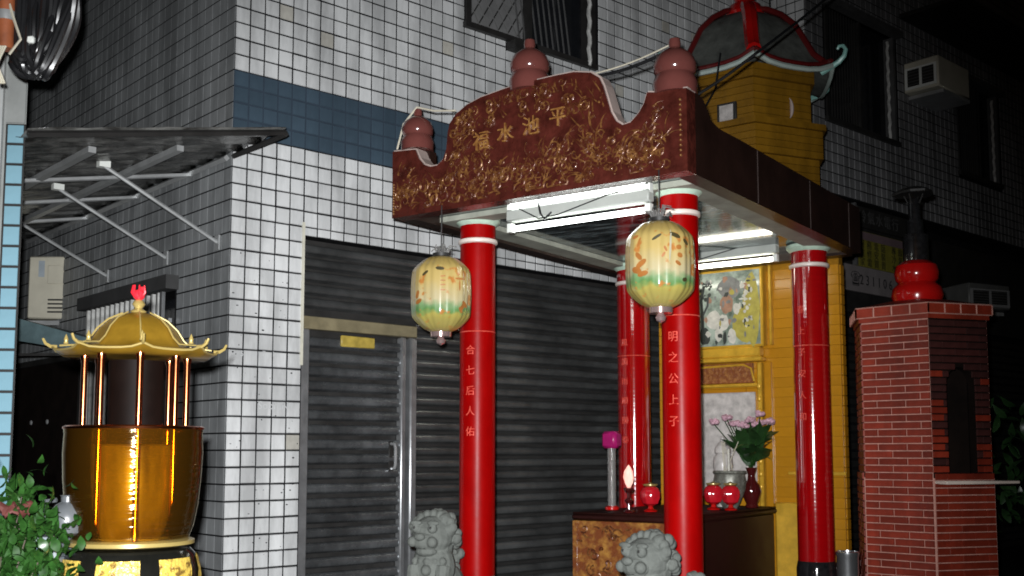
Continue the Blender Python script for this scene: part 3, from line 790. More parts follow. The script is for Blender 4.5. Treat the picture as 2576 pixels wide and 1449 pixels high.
def column(a, b_, r, chars=None, m=M_red):
    c = MB().lathe([(r, .61), (r, 2.795)], 40).build('column', m, sh, (a, b_, 0))
    MB().lathe([(r + .012, CB), (r + .012, .56), (r + .004, .60), (r + .001, .61)], 32, (a, b_, 0)).build('base', M_colbase, c)
    MB().lathe([(r + .001, 2.655), (r + .012, 2.662), (r + .014, 2.672), (r + .012, 2.682), (r + .001, 2.688)], 32, (a, b_, 0)).build('ring', M_ring, c)
    MB().lathe([(r + .001, 2.772), (r + .016, 2.785), (r + .03, 2.80), (r + .03, 2.82), (r + .01, 2.83)], 32, (a, b_, 0)).build('capital', M_cap, c)
    MB().lathe([(r + .0005, 2.098), (r + .003, 2.101), (r + .0005, 2.104)], 32, (a, b_, 0)).build('seam', M_gilt, c)
    if chars:
        s, z0, dz, size, azi = chars
        for i, ch in enumerate(s):
            me = text_mesh(ch, size, .0012)
            o = put('character', me, M_gilt, c)
            # bend each character round the shaft
            for v in me.vertices:
                th = azi + v.co.x / r
                rr = r + .0008 + v.co.z
                v.co = (a + rr * math.sin(th), b_ - rr * math.cos(th), z0 - i * dz + v.co.y)
    for ch_o in c.children: ch_o.location = (-a, -b_, 0)
    return c
column(0, 0, .105, ('明之公上子', 1.98, .115, .062, R(2)))
column(-1.40, 0, .111, ('合七后人佑', 1.98, .125, .062, R(13)))
column(0, 2.06, .126, ('春上子安人和', 2.35, .15, .06, R(-12)), M_red2)
column(-1.42, 2.06, .126, ('風調雨順國泰', 2.2, .15, .06, R(-6)), M_red2)

def finial(x, y, z, s=1.0, parent=sh, m=M_finial):
    f = MB().lathe([(.118 * s, 0), (.118 * s, .02 * s), (.122 * s, .06 * s), (.108 * s, .10 * s), (.10 * s, .112 * s), (.112 * s, .125 * s), (.116 * s, .165 * s), (.100 * s, .21 * s), (.06 * s, .245 * s), (.03 * s, .262 * s),
                    (.034 * s, .285 * s), (.030 * s, .31 * s), (.0, .325 * s)], 28).build('finial', m, parent, (x, y, z))
    return f
f1 = finial(-1.55, -.42, 3.19, .84); f2 = finial(-.72, -.42, 3.40, .98); f3 = finial(.19, -.41, 3.21, .97)
# corner posts that carry the outer finials
MB().bbox(XL + .002, -1.47, PY + .1, -.33, ZP + .1, 3.188, .004).build('corner_post', M_fascia2, sh)
MB().bbox(.07, XR - .002, PY + .1, -.31, ZP + .1, 3.208, .004).build('corner_post', M_fascia2, sh)

# cables strung between the finials
def cable(name, label, pts, r, m, sag=0.0):
    P_ = []
    for a, b_ in zip(pts[:-1], pts[1:]):
        a = Vector(a); b_ = Vector(b_)
        for i in range(9):
            q = i / 9; p = a.lerp(b_, q); p.z -= sag * math.sin(math.pi * q); P_.append(p)
    P_.append(Vector(pts[-1]))
    o = MB().tube(P_, r, 6).build(name, m); return tag(o, label, 'cable')
cable('electric_cable', 'black cable sagging between the two right pink roof finials', [sp(.19, -.42, 3.46), sp(-.42, -.38, 3.43), sp(-.72, -.32, 3.47)], .009, M_cable, .03)
cable('electric_cable', 'pale twisted wire tied to the rightmost pink finial', [sp(.19, -.40, 3.50), sp(-.42, -.34, 3.455), sp(-.70, -.30, 3.49)], .0045, M_wire, .022)
cable('electric_cable', 'black cable running down left from the middle pink finial', [sp(-.76, -.32, 3.56), sp(-1.0, .1, 3.50), sp(-1.2, .6, 3.5)], .011, M_cable, .01)
cable('electric_cable', 'thin black cable crossing behind the rightmost pink finial', [sp(-.10, .1, 3.32), sp(.35, .3, 3.62), sp(.5, 2.2, 4.9)], .009, M_cable, .02)
cable('electric_cable', 'pale wire looped over the leftmost pink finial', [sp(-1.67, -.47, 3.21), sp(-1.62, -.47, 3.36), sp(-1.54, -.44, 3.46), sp(-1.42, -.42, 3.42), sp(-1.27, -.40, 3.40)], .006, M_wire, 0)

# ------------------------------------------------------------------ fluorescent lamps under the roof
def lamp(label, a0, a1, b_, ztop, m):
    t = thing('fluorescent_lamp', label, 'lamp', sp((a0 + a1) / 2, b_, 0), sh_rot, 'fluorescent lamps under the shrine roof')
    L = (a1 - a0) / 2
    MB().bbox(-L, L, -.035, .035, ztop - .115, ztop - .045, .008).build('housing', M_housing, t)
    for z_ in (ztop - .022, ztop - .155):
        tb = MB().lathe([(.0165, -L + .03), (.0165, L - .03)], 14).build('tube', m, t, (0, 0 if z_ < ztop - .1 else -.02, z_), (0, R(90), 0))
        for s in (-1, 1):
            MB().box(-.016, .016, -.018, .018, -.03, .022).build('socket', M_white, t, (s * (L - .015), 0, z_ + (.01 if z_ < ztop - .1 else -.01)), smooth=False)
    MB().tube([(-L + .1, -.04, ztop - .05), (-L + .25, -.06, ztop - .13), (-L * .2, -.05, ztop - .12), (L * .5, -.05, ztop - .05), (L, -.04, ztop - .02)], .004, 5)  .build('wire', M_cable, t)
    MB().tube([(-L * .5, -.045, ztop - .03), (-L * .45, -.055, ztop - .10), (-L * .4, -.05, ztop - .135), (-L * .3, -.05, ztop - .10)], .007, 5).build('wire', M_cable, t)
    return t
lamp('twin tube fluorescent lamp lit behind the carved front panel', -.97, -.03, -.27, 2.815, M_tube)
lamp('twin tube fluorescent lamp lit before the yellow back wall, right of the front column', -1.25, -.18, 1.93, 2.885, M_tube2)

# ------------------------------------------------------------------ shrine house at the back with its pagoda roof
ho = thing('shrine_house', 'ochre tiled shrine house with six sided pagoda turret behind the pavilion roof', 'shrine', sp(-.68, 2.5, 0), sh_rot)
HX = .745
MB().box(-HX, HX, .012, .09, 0, 2.82).build('wall', M_ygrout, ho, smooth=False)
# facade tiles in courses
nC = 0; ch_ = .075
me = MB().bbox(-.3715, .3715, 0, .012, 0, ch_ - .002, .0015).mesh('tile_course', False); me.materials.append(M_yellow)
for k in range(32):
    for s in (-1, 1):
        put('tile_course', me, None, ho, (s * .3735, 0, .35 + k * ch_))
sc_ = MB().bbox(0, .012, .014, .088, 0, ch_ - .004, .003).mesh('tile_course', False); sc_.materials.append(M_yellow)
for k in range(32): put('tile_course', sc_, None, ho, (HX, 0, .35 + k * ch_))
# altar niche frame: x is measured from the house centre (a + .68)
MB().bbox(-.50, .155, -.10, -.002, 2.085, 2.165, .012).build('shelf', M_gold, ho)
MB().bbox(-.52, .175, -.125, -.002, 2.05, 2.083, .008).build('shelf', M_gold, ho)
for x0, x1, d in ((.158, .186, .07), (.215, .236, .05)):
    MB().bbox(x0, x1, -d, -.002, 2.172, 2.79, .006).build('pilaster', M_gold, ho)
MB().bbox(.115, .150, -.06, -.002, .95, 2.045, .008).build('pilaster', M_gold, ho)
MB().bbox(.160, .215, -.03, -.002, .95, 2.045, .005).build('pilaster', M_yellow, ho)
MB().bbox(-.48, .112, -.055, -.002, 1.86, 1.885, .006).build('moulding', M_gold, ho)
b = MB(); b.bbox(-.47, .07, -.035, -.002, 1.89, 2.045, .004)
b.build('carved_frieze', M_carved, ho)
MB().tube([(-.47, -.04, 2.02), (.0, -.04, 2.03), (.06, -.04, 2.0), (.085, -.04, 1.90)], .009, 6).build('moulding', M_gold, ho)
bdm = MB().ball((0, 0, 0), .017, 10, 6, (1, .8, 1.5)).mesh('bead'); bdm.materials.append(M_gold)
for k in range(9): put('bead', bdm, None, ho, (.132, -.062, 1.86 - k * .095))
MB().bbox(-.46, .08, -.02, -.002, 1.02, 1.82, .004).build('white_plaque', M_porc, ho)
MB().bbox(.33, .765, -.02, -.002, 1.19, 1.215, .004).build('moulding', M_gold, ho)
MB().bbox(.235, .42, -.06, -.002, .35, .985, .01).build('pilaster', M_gold, ho)
# turret, in world terms centred behind; build it as a part with its own pieces
TC = Vector((2.003, 9.09, 0)); hoM = Matrix.Translation(sp(-.68, 2.5, 0)) @ Matrix.Rotation(sh_rot, 4, 'Z')
tl = hoM.inverted() @ TC
base_ang = math.atan2(-math.cos(R(7)), -math.sin(R(7))) - sh_rot      # direction of the near corner, in the house's frame
def hexpts(Rr, c=(tl.x, tl.y)):
    return [(c[0] + Rr * math.cos(base_ang + R(60 * k)), c[1] + Rr * math.sin(base_ang + R(60 * k))) for k in range(6)]
MB().prism(hexpts(.64), 0, 3.0, 'z').build('tower_base', M_ygrout, ho, smooth=False)
tur = MB().prism(hexpts(.545), 3.0, 4.47, 'z').build('turret', M_ygrout, ho, smooth=False)
h1 = MB().prism(hexpts(.66), 0, .054, 'z').mesh('tile_course', False); h1.materials.append(M_yellow2)
h2 = MB().prism(hexpts(.565), 0, .054, 'z').mesh('tile_course', False); h2.materials.append(M_yellow2)
h3 = MB().prism(hexpts(.69), 0, .05, 'z').mesh('tile_course', False); h3.materials.append(M_yellow2)
h4 = MB().prism(hexpts(.60), 0, .054, 'z').mesh('tile_course', False); h4.materials.append(M_yellow2)
h5 = MB().prism(hexpts(.625), 0, .054, 'z').mesh('tile_course', False); h5.materials.append(M_yellow2)
zc = 3.03
while zc < 4.44:
    src = h1 if zc < 3.90 else (h3 if zc < 4.01 else (h4 if zc > 4.36 else h2))
    if zc < 3.72: src = h5
    put('tile_course', src, None, tur, (0, 0, zc)); zc += .058
# square window on the left face and a round ornament on the right one
hp = hexpts(.567)
def face_frame(p, q):
    p = Vector((*p, 0)); q = Vector((*q, 0)); d = (q - p).normalized(); n = Vector((d.y, -d.x, 0))
    mid = (p + q) / 2
    if (mid - Vector((tl.x, tl.y, 0))).dot(n) < 0: n = -n
    return mid, d, n
# find the two faces that meet at the near corner
fA = face_frame(hp[0], hp[1]); fB = face_frame(hp[0], hp[5])
def world_right(fr): return (hoM.to_3x3() @ fr[0]).x
left_f, right_f = (fA, fB) if (hoM @ fA[0]).x < (hoM @ fB[0]).x else (fB, fA)
def on_face(fr, b, u, z):  # matrix with x along face, -y outward
    d = fr[1]; n = fr[2]
    if (hoM.to_3x3() @ d).x < 0: d = -d
    m = Matrix(((d.x, -n.x, 0, fr[0].x + d.x * u), (d.y, -n.y, 0, fr[0].y + d.y * u), (0, 0, 1, z), (0, 0, 0, 1)))
    return m
wm = on_face(left_f, None, .055, 4.10)
o = MB().bbox(-.085, .085, -.02, .01, -.085, .085, .005).build('window', M_dark, tur); o.matrix_local = wm
o2 = MB().box(-.06, .06, -.026, -.021, -.065, .065).build('window_pane', M_porc, tur, smooth=False); o2.matrix_local = wm
wm2 = on_face(right_f, None, .03, 4.14)
o = MB().tube([(.03 * math.cos(q) + .02, -.015, .085 * math.sin(q)) for q in [(-1.35 + .3 * i) for i in range(10)]], lambda q: .016 * math.sin(math.pi * max(.06, min(.94, q))), 6).build('crescent_ornament', M_edge, tur); o.matrix_local = wm2
# curved hexagonal roof
rf = MB(); prof_r = [(.76, 4.435), (.68, 4.47), (.60, 4.56), (.53, 4.70), (.45, 4.86), (.33, 4.99), (.20, 5.07), (.10, 5.10)]
rings = []
for rr, z in prof_r:
    h = hexpts(rr); ring = []
    for k in range(6):
        p, q = h[k], h[(k + 1) % 6]
        for s in range(6):
            f = s / 6; lift = .07 * (rr / .76) ** 4 * (abs(f - .5) * 2) ** 3 if rr > .4 else 0
            ring.append((p[0] + (q[0] - p[0]) * f, p[1] + (q[1] - p[1]) * f, z + lift))
    rings.append(ring)
vs = [p for r_ in rings for p in r_]; n = 36; fs = []
for i in range(len(rings) - 1):
    for k in range(n): fs.append((i * n + k, i * n + (k + 1) % n, (i + 1) * n + (k + 1) % n, (i + 1) * n + k))
rf.add(vs, fs); roof = rf.build('turret_roof', M_roofg, ho)
roof.modifiers.new('thickness', 'SOLIDIFY').thickness = .03
for k in range(6):
    pts = []
    for rr, z in prof_r[1:]:
        h = hexpts(rr)[k]; pts.append((h[0], h[1], z + .035 + (.06 * (rr / .76) ** 4 if rr > .4 else 0)))
    MB().tube(pts, .062 if k == 0 else .026, 8).build('ridge', M_redb if k == 0 else M_ridge, roof)
    h0 = Vector((*hexpts(.76)[k], 4.50)); d = (h0 - Vector((tl.x, tl.y, 4.50))).normalized()
    cp = [h0 + d * x + Vector((0, 0, z)) for x, z in ((-.10, -.05), (-.02, -.02), (.05, .01), (.095, .05), (.11, .10), (.09, .135), (.055, .14), (.04, .115))]
    if k != 0: MB().tube(cp, lambda q: .024 - .012 * q, 7).build('eave_curl', M_jade, roof)
    # edge band along each eave
    p, q = rings[0][k * 6:k * 6 + 6] + [rings[0][(k * 6 + 6) % 36]], None
    MB().tube([(x, y, z - .015) for x, y, z in p], .022, 6).build('eave_edge', M_eave, roof)
    MB().tube([(x * .985 + tl.x * .015, y * .985 + tl.y * .015, z + .03) for x, y, z in p], .018, 6).build('eave_edge', M_ridge, roof)
MB().lathe([(.05, 0), (.15, .0), (.165, .04), (.14, .11), (.08, .15), (.10, .22), (.13, .30), (.09, .38), (0, .44)], 24, (tl.x, tl.y, 5.06)).build('gourd_finial', M_redb, roof)
cable('electric_cable', 'thin dark cable looped down the turret front from its eave', [sp(-.78, 2.36, 4.50), sp(-.80, 2.30, 4.2), sp(-.90, 2.2, 3.95)], .008, M_cable, 0)

# framed print above the altar
fp = thing('framed_print', 'framed glazed print of pale figures above the altar, lit by the lamp', 'picture', sp(-1.14, 2.41, 0), sh_rot)
w_, z0_, z1_ = .63, 2.18, 2.755
MB().bbox(-.02, w_ + .02, -.012, .03, z0_ - .02, z1_ + .02, .008).build('frame', M_gold, fp)
MB().box(0, w_, -.016, -.0125, z0_, z1_).build('print_sheet', M_paper, fp, smooth=False)
def blob(name, x, z, rx, rz, m, y=-.0165, k=14, jag=.12):
    pts = [(x + rx * math.cos(2 * math.pi * i / k) * (1 + rc.uniform(-jag, jag)), z + rz * math.sin(2 * math.pi * i / k) * (1 + rc.uniform(-jag, jag))) for i in range(k)]
    MB().prism(pts, y, y + .0006).build(name, m, fp, smooth=False)
blob('printed_shape', .56, 2.45, .07, .28, M_inky, -.0166, 18, .08)
blob('printed_shape', .50, 2.34, .10, .15, M_inky, -.0167)
blob('printed_shape', .38, 2.63, .10, .085, M_inkg, -.0170)
blob('printed_shape', .36, 2.50, .055, .07, M_inkb, -.0174)
blob('printed_shape', .25, 2.38, .062, .075, M_inkw, -.0178)
blob('printed_shape', .33, 2.36, .045, .065, M_inkw, -.0182)
blob('printed_shape', .29, 2.27, .035, .055, M_inkw, -.0186)
blob('printed_shape', .40, 2.25, .035, .06, M_inkw, -.0190)
blob('printed_shape', .44, 2.46, .026, .045, M_inkw, -.0194)
blob('printed_shape', .34, 2.24, .016, .05, M_inkd, -.0198)
blob('printed_shape', .17, 2.26, .045, .07, M_inkd, -.0174)
tr = MB()
tr.tube([(.16, -.018, 2.22), (.155, -.018, 2.40), (.145, -.018, 2.55), (.17, -.018, 2.66)], .012, 5); tr.tube([(.155, -.018, 2.42), (.20, -.018, 2.50), (.205, -.018, 2.57)], .009, 5)
for q in range(14): tr.ball((.17 + rc.uniform(-.05, .06), -.0176, 2.64 + rc.uniform(-.10, .06)), rc.uniform(.008, .018), 6, 4, (1, .04, 1))
tr.build('printed_tree', M_inkd, fp)
lf = MB()
for q in range(26): lf.ball((.53 + rc.uniform(-.035, .035), -.0182, 2.52 + rc.uniform(-.16, .14)), rc.uniform(.008, .016), 6, 4, (1, .04, 1))
lf.build('printed_blossom', M_inkw, fp)
for q in range(60):
    x_, z_ = rc.uniform(.08, .60), rc.uniform(2.20, 2.72)
    blob('printed_mark', x_, z_, rc.uniform(.006, .022), rc.uniform(.006, .03), rc.choice((M_inkg, M_inkb, M_inkw, M_inky, M_inkd, M_inkg)), -.0200 - q * .00002, 8, .4)
MB().box(0, .055, -.0216, -.0212, z0_, z1_).build('white_margin', M_inkw, fp, smooth=False)

# ------------------------------------------------------------------ altar and what stands on it
AL = thing('altar_table', 'dark maroon altar table with carved gold and red front between the columns', 'table', sp(-.85, .91, 0), sh_rot)
AT = .955
MB().bbox(-.41, .41, .03, 1.5, CB, AT - .05, .008).build('cabinet', M_altar, AL)
MB().bbox(-.43, .43, -.01, 1.52, AT - .05, AT - .012, .012).build('table_top', M_altar, AL)
MB().bbox(-.425, .425, .0, 1.51, AT - .0115, AT, .004).build('table_cover', M_altar, AL)
MB().bbox(-.415, .415, .008, .03, CB + .02, AT - .055, .004).build('carved_front', M_altarc, AL)
ac = MB(); PYs = PY
for i in range(60):
    x, z = rc.uniform(-.39, .39), rc.uniform(.50, AT - .08)
    if i % 3 == 0:
        r = rc.uniform(.015, .045); s_ = rc.choice((-1, 1)); a0 = rc.uniform(0, 6.3)
        ac.tube([(x + r * (1 - .08 * q) * math.cos(a0 + s_ * q * .55), .004, z + r * (1 - .08 * q) * math.sin(a0 + s_ * q * .55)) for q in range(11)], .006, 5)
    else:
        a0 = rc.uniform(0, 6.3); L_ = rc.uniform(.03, .08)
        ac.tube([(x, .006, z), (x + L_ * .5 * math.cos(a0), 0, z + L_ * .5 * math.sin(a0)), (x + L_ * math.cos(a0 + .4), .006, z + L_ * math.sin(a0 + .4))], .008, 5, .002)
ac.build('carving', M_goldc, AL, kind='stuff')
for s in (-1, 1): MB().bbox(s * .405 - .02, s * .405 + .02, -.004, .02, CB + .02, AT - .055, .004).build('corner_stile', M_altarc, AL)

def on_altar(name, label, cat, a, b_, group=None): return thing(name, label, cat, sp(a, b_, AT), sh_rot, group)
# red lotus lamps
for (a, b_, s, lab) in ((-.86, 1.25, 1.0, 'red glass lotus lamp left of the front column, by the candle bulb'),
                        (-.62, 1.74, 1.02, 'red glass lotus lamp right of the front column'),
                        (-.49, 1.74, .95, 'red glass lotus lamp next to the dark vase')):
    t = on_altar('lotus_lamp', lab, 'lamp', a, b_, 'red lotus lamps on the altar')
    MB().lathe([(.045 * s, 0), (.05 * s, .008), (.02 * s, .02), (.016 * s, .035), (.04 * s, .045)], 18).build('foot', M_redb, t)
    MB().lathe([(.02 * s, .04), (.052 * s, .055), (.068 * s, .095), (.068 * s, .13), (.052 * s, .16), (.03 * s, .172)], 20, wob=lambda q, z: 1 + .05 * math.cos(8 * q)).build('glass_shade', M_redglass, t)
    MB().lathe([(.034 * s, .170), (.05 * s, .178), (.05 * s, .186), (.02 * s, .19), (0, .2)], 18).build('rim', M_brassl, t)
# candle bulb
t = on_altar('electric_candle', 'lit pink flame shaped bulb on a dark candle stand', 'lamp', -.90, 1.02)
MB().lathe([(.035, 0), (.04, .01), (.014, .025), (.012, .06), (.028, .075), (.03, .085), (.012, .10), (.012, .13), (.034, .15), (.036, .165), (.01, .17)], 16).build('stand', M_vase, t)
MB().lathe([(.012, .17), (.028, .20), (.036, .235), (.028, .275), (.012, .305), (0, .32)], 16, wob=lambda q, z: 1 + .12 * math.cos(6 * q + z * 30)).build('bulb', M_bulb, t)
# clear cylinder with magenta top
t = on_altar('incense_holder', 'tall clear cylinder with a magenta top at the altar corner', 'holder', -1.19, 1.30)
MB().lathe([(.045, 0), (.05, .005), (.05, .02), (.035, .03)], 16).build('saucer', M_redb, t)
MB().lathe([(.030, .03), (.030, .43)], 14).build('clear_body', M_clear, t)
MB().bbox(-.06, .06, -.05, .05, .43, .55, .02).build('top', M_magenta, t)
MB().tube([(0, 0, .03), (.01, 0, .40)], .006, 5).build('inner_rod', M_wire, t)
# flower vase
fv = on_altar('flower_vase', 'dark red vase of pink flowers and broad green leaves on the altar', 'vase', -.50, 2.14)
MB().lathe([(.045, 0), (.05, .01), (.042, .03), (.062, .075), (.07, .12), (.06, .165), (.03, .20), (.026, .24), (.04, .285), (.044, .292)], 24).build('vase', M_vase, fv)
def leaf(L, w, bend=.3):
    b = MB(); vs = []; n = 5
    for i in range(n + 1):
        q = i / n; hw = w * math.sin(math.pi * min(1, .08 + q * .92)) ; z = L * q * (1 - bend * q * .3); y = -bend * L * q * q
        vs += [(-hw, y + .15 * hw, z), (0, y, z), (hw, y + .15 * hw, z)]
    fs = []
    for i in range(n):
        a = i * 3; fs += [(a, a + 1, a + 4, a + 3), (a + 1, a + 2, a + 5, a + 4)]
    return b.add(vs, fs)
leafm = leaf(.27, .05).mesh('leaf'); leafm.materials.append(M_leafd)
leafp = leaf(.17, .022, .6).mesh('leaf'); leafp.materials.append(M_leafp)
for i in range(34):
    o = put('leaf', leafm, None, fv, (rc.uniform(-.02, .02), rc.uniform(-.02, .02), .30 + rc.uniform(0, .16)), (rc.uniform(-.2, .85), rc.uniform(-.5, .5), rc.uniform(0, 6.3))); o.scale = (1.1, 1.1, rc.uniform(.7, 1.15))
for i in range(9):
    o = put('leaf', leafp, None, fv, (rc.uniform(-.03, .03), rc.uniform(-.03, .03), .36 + rc.uniform(0, .1)), (rc.uniform(.7, 1.3), 0, rc.uniform(0, 6.3)))
for i in range(13):
    x = -.26 + .46 * (i + .5) / 13 + rc.uniform(-.02, .02); y = rc.uniform(-.12, .05); z = .635 + rc.uniform(-.05, .05) - abs(x) * .1
    MB().tube([(0, 0, .28), (x * .5, y * .5, .45), (x, y, z)], .004, 5).build('stem', M_leaf, fv)
    b = MB()
    for k in range(12):
        a = rc.uniform(0, 6.3); el = rc.uniform(.2, 1.4); L_ = rc.uniform(.035, .058)
        d = Vector((math.cos(a) * math.cos(el), math.sin(a) * math.cos(el), math.sin(el)))
        b.ball(Vector((x, y, z)) + d * L_ * .6, L_ * .5, 6, 4, (.8, .8, .5), d.to_track_quat('X', 'Z').to_matrix())
    b.build('bloom', M_pink, fv)
# pale porcelain urn, grey censer and thin white candle in front of the plaque
t = on_altar('porcelain_urn', 'pale porcelain lidded urn before the white plaque', 'urn', -.74, 2.18)
MB().lathe([(.05, 0), (.055, .02), (.05, .16), (.062, .22), (.075, .30), (.07, .36), (.05, .39), (.062, .40), (.06, .43), (.035, .47), (.018, .49), (.02, .51), (0, .53)], 22).build('urn', M_porc, t)
t = on_altar('incense_censer', 'dark grey patterned incense censer behind the red lamps', 'censer', -.60, 1.98)
MB().lathe([(.05, 0), (.075, .04), (.115, .14), (.12, .2), (.11, .245), (.125, .255), (.12, .27), (.09, .265)], 24, wob=lambda q, z: 1 + .03 * math.cos(16 * q)).build('bowl', mat('mottled_pewter', (.12, .12, .10), .4, .3, scale=30, color2=(.30, .30, .26)), t)
for k in range(5): MB().tube([(rc.uniform(-.05, .05), rc.uniform(-.05, .05), .2), (rc.uniform(-.07, .07), rc.uniform(-.07, .07), .48)], .003, 4).build('incense_stick', M_wire, t)
t = on_altar('white_candle', 'slim white candle before the flower vase', 'candle', -.57, 1.9)
MB().lathe([(.010, 0), (.012, .02), (.009, .24), (.011, .38), (.008, .42), (0, .43)], 10).build('candle', M_inkw, t)
t = on_altar('flower_spray', 'small spray of pink and dark red flowers beside the right rear column', 'flowers', .42 - .68 + .10, 2.33)
MB().lathe([(.03, 0), (.035, .15), (.02, .2), (.03, .24)], 14).build('pot', M_vase, t)
for k in range(16):
    c = Vector((rc.uniform(-.05, .06), rc.uniform(-.04, .04), .28 + rc.uniform(0, .32)))
    MB().ball(c, rc.uniform(.014, .026), 7, 5, (1, .8, .7)).build('bloom', rc.choice((M_pink, M_ridge, M_leafp, M_leafd)), t)
MB().tube([(0, 0, .2), (.01, 0, .6)], .006, 5).build('stem', M_stem, t)

# ------------------------------------------------------------------ paper lanterns
def lantern(label, a, b_, z, rz):
    t = thing('paper_lantern', label, 'lantern', sp(a, b_, z), rz, 'plastic wrapped paper lanterns')
    prof_ = []
    for i in range(25):
        q = i / 24; zz = -.205 + .41 * q
        e = abs(2 * q - 1); r = .178 * (1 - .09 * e ** 2 - .36 * max(0, (e - .62) / .38) ** 1.5)
        prof_.append((r, zz))
    MB().lathe([(.06, -.222)] + prof_ + [(.05, .222)], 96, wob=lambda q, zz: 1 + .014 * math.cos(24 * q) - .05 * abs(math.sin(4 * q + .4))).build('shade', M_lantern, t)
    MB().lathe([(.06, -.25), (.062, -.222), (.02, -.218)], 20).build('bottom_ring', M_knob, t)
    MB().lathe([(0, -.30), (.022, -.288), (.028, -.27), (.016, -.252), (.014, -.245)], 16).build('knob_or_speck', M_knob, t)
    MB().lathe([(.05, .222), (.052, .24), (.01, .245)], 18).build('top_ring', M_dark, t)
    b = MB()
    for k in range(14):
        q = rc.uniform(0, 6.3); r0 = rc.uniform(.02, .06)
        b.tube([(.02 * math.cos(q), .02 * math.sin(q), .22), (r0 * math.cos(q), r0 * math.sin(q), .25 + rc.uniform(0, .05)), (r0 * 1.5 * math.cos(q + .5), r0 * 1.5 * math.sin(q + .5), .25 + rc.uniform(0, .04))], .009, 4, .003)
    b.build('wrapper_tuft', M_clear, t)
    MB().tube([(0, 0, .24), (0, .0, 2.80 - z)], .004, 5).build('hanger', M_cable, t)
    # brush strokes painted on the paper
    def stroke(th, zz, L_, w, ang, m):
        bb = MB(); vs = []; n = 7
        for i in range(n + 1):
            q = i / n - .5; hw = w * (1 - (2 * q) ** 4 * .7)
            for s in (-1, 1):
                du = q * L_ * math.cos(ang) - s * hw * math.sin(ang); dz = q * L_ * math.sin(ang) + s * hw * math.cos(ang)
                e = min(1, abs((zz + dz) / .205)); r = .178 * (1 - .09 * e ** 2 - .36 * max(0, (e - .62) / .38) ** 1.5) * 1.014 + .001
                aa = th + du / .178
                vs.append((r * math.sin(aa), -r * math.cos(aa), zz + dz))
        bb.add(vs, [(2 * i, 2 * i + 1, 2 * i + 3, 2 * i + 2) for i in range(n)]); bb.build('brush_stroke', m, t)
    return t, stroke
M_ink = mat('black_ink', (.05, .04, .015), .4, var=.3); M_inko = mat('orange_brown_ink', (.34, .13, .03), .4, var=.3); M_inkgr = mat('grey_green_ink', (.36, .34, .24), .4, var=.2)
face1 = math.atan2(.45, 6.4)
t, st = lantern('cream and green painted paper lantern hanging by the left front column', -1.285, -.51, 2.274, R(4))
for a_, z_, L_, w_2, an, m in ((-.55, .10, .045, .008, .6, M_ink), (-.05, .125, .05, .010, -.1, M_ink), (.62, .07, .06, .006, 0, M_inko), (.62, .03, .06, .005, 1.57, M_inko), (.05, .08, .03, .004, .1, M_inko), (.05, .055, .03, .004, 0, M_inko), (.05, .03, .03, .004, .1, M_inko),
                              (.05, .0, .03, .004, 0, M_inko), (.75, -.09, .05, .012, .9, M_inko), (.85, -.075, .05, .012, -.7, M_inko), (.68, -.11, .04, .01, 2.2, M_inko), (-.85, -.02, .05, .012, 1.2, M_inko), (-.8, -.06, .05, .012, .4, M_inko)): st(a_, z_, L_, w_2, an, m)
t, st = lantern('larger looking amber painted paper lantern hanging before the right front column', .14, -.51, 2.307, R(-8))
for a_, z_, L_, w_2, an, m in ((-.08, .11, .055, .007, .55, M_ink), (.45, .12, .06, .011, -.35, M_ink), (.30, .07, .16, .005, 1.5, M_inkgr), (.55, .06, .03, .012, .3, M_inko), (.58, .02, .03, .012, -.3, M_inko), (.52, -.02, .035, .009, -.6, M_inko), (.8, .09, .04, .010, -.8, M_ink), (-.75, .12, .04, .008, .2, M_inko), (-.62, .09, .05, .006, 1.2, M_inko),
                              (-.55, -.02, .07, .014, .6, M_inko), (-.7, -.05, .06, .016, -.3, M_inko), (-.5, -.07, .06, .013, .2, M_inko), (-.62, .02, .05, .012, -.8, M_inko), (.1, .02, .03, .006, 1, M_inko), (.16, .05, .03, .006, 2, M_inko), (.75, -.10, .03, .010, .2, M_ink)): st(a_, z_, L_, w_2, an, m)

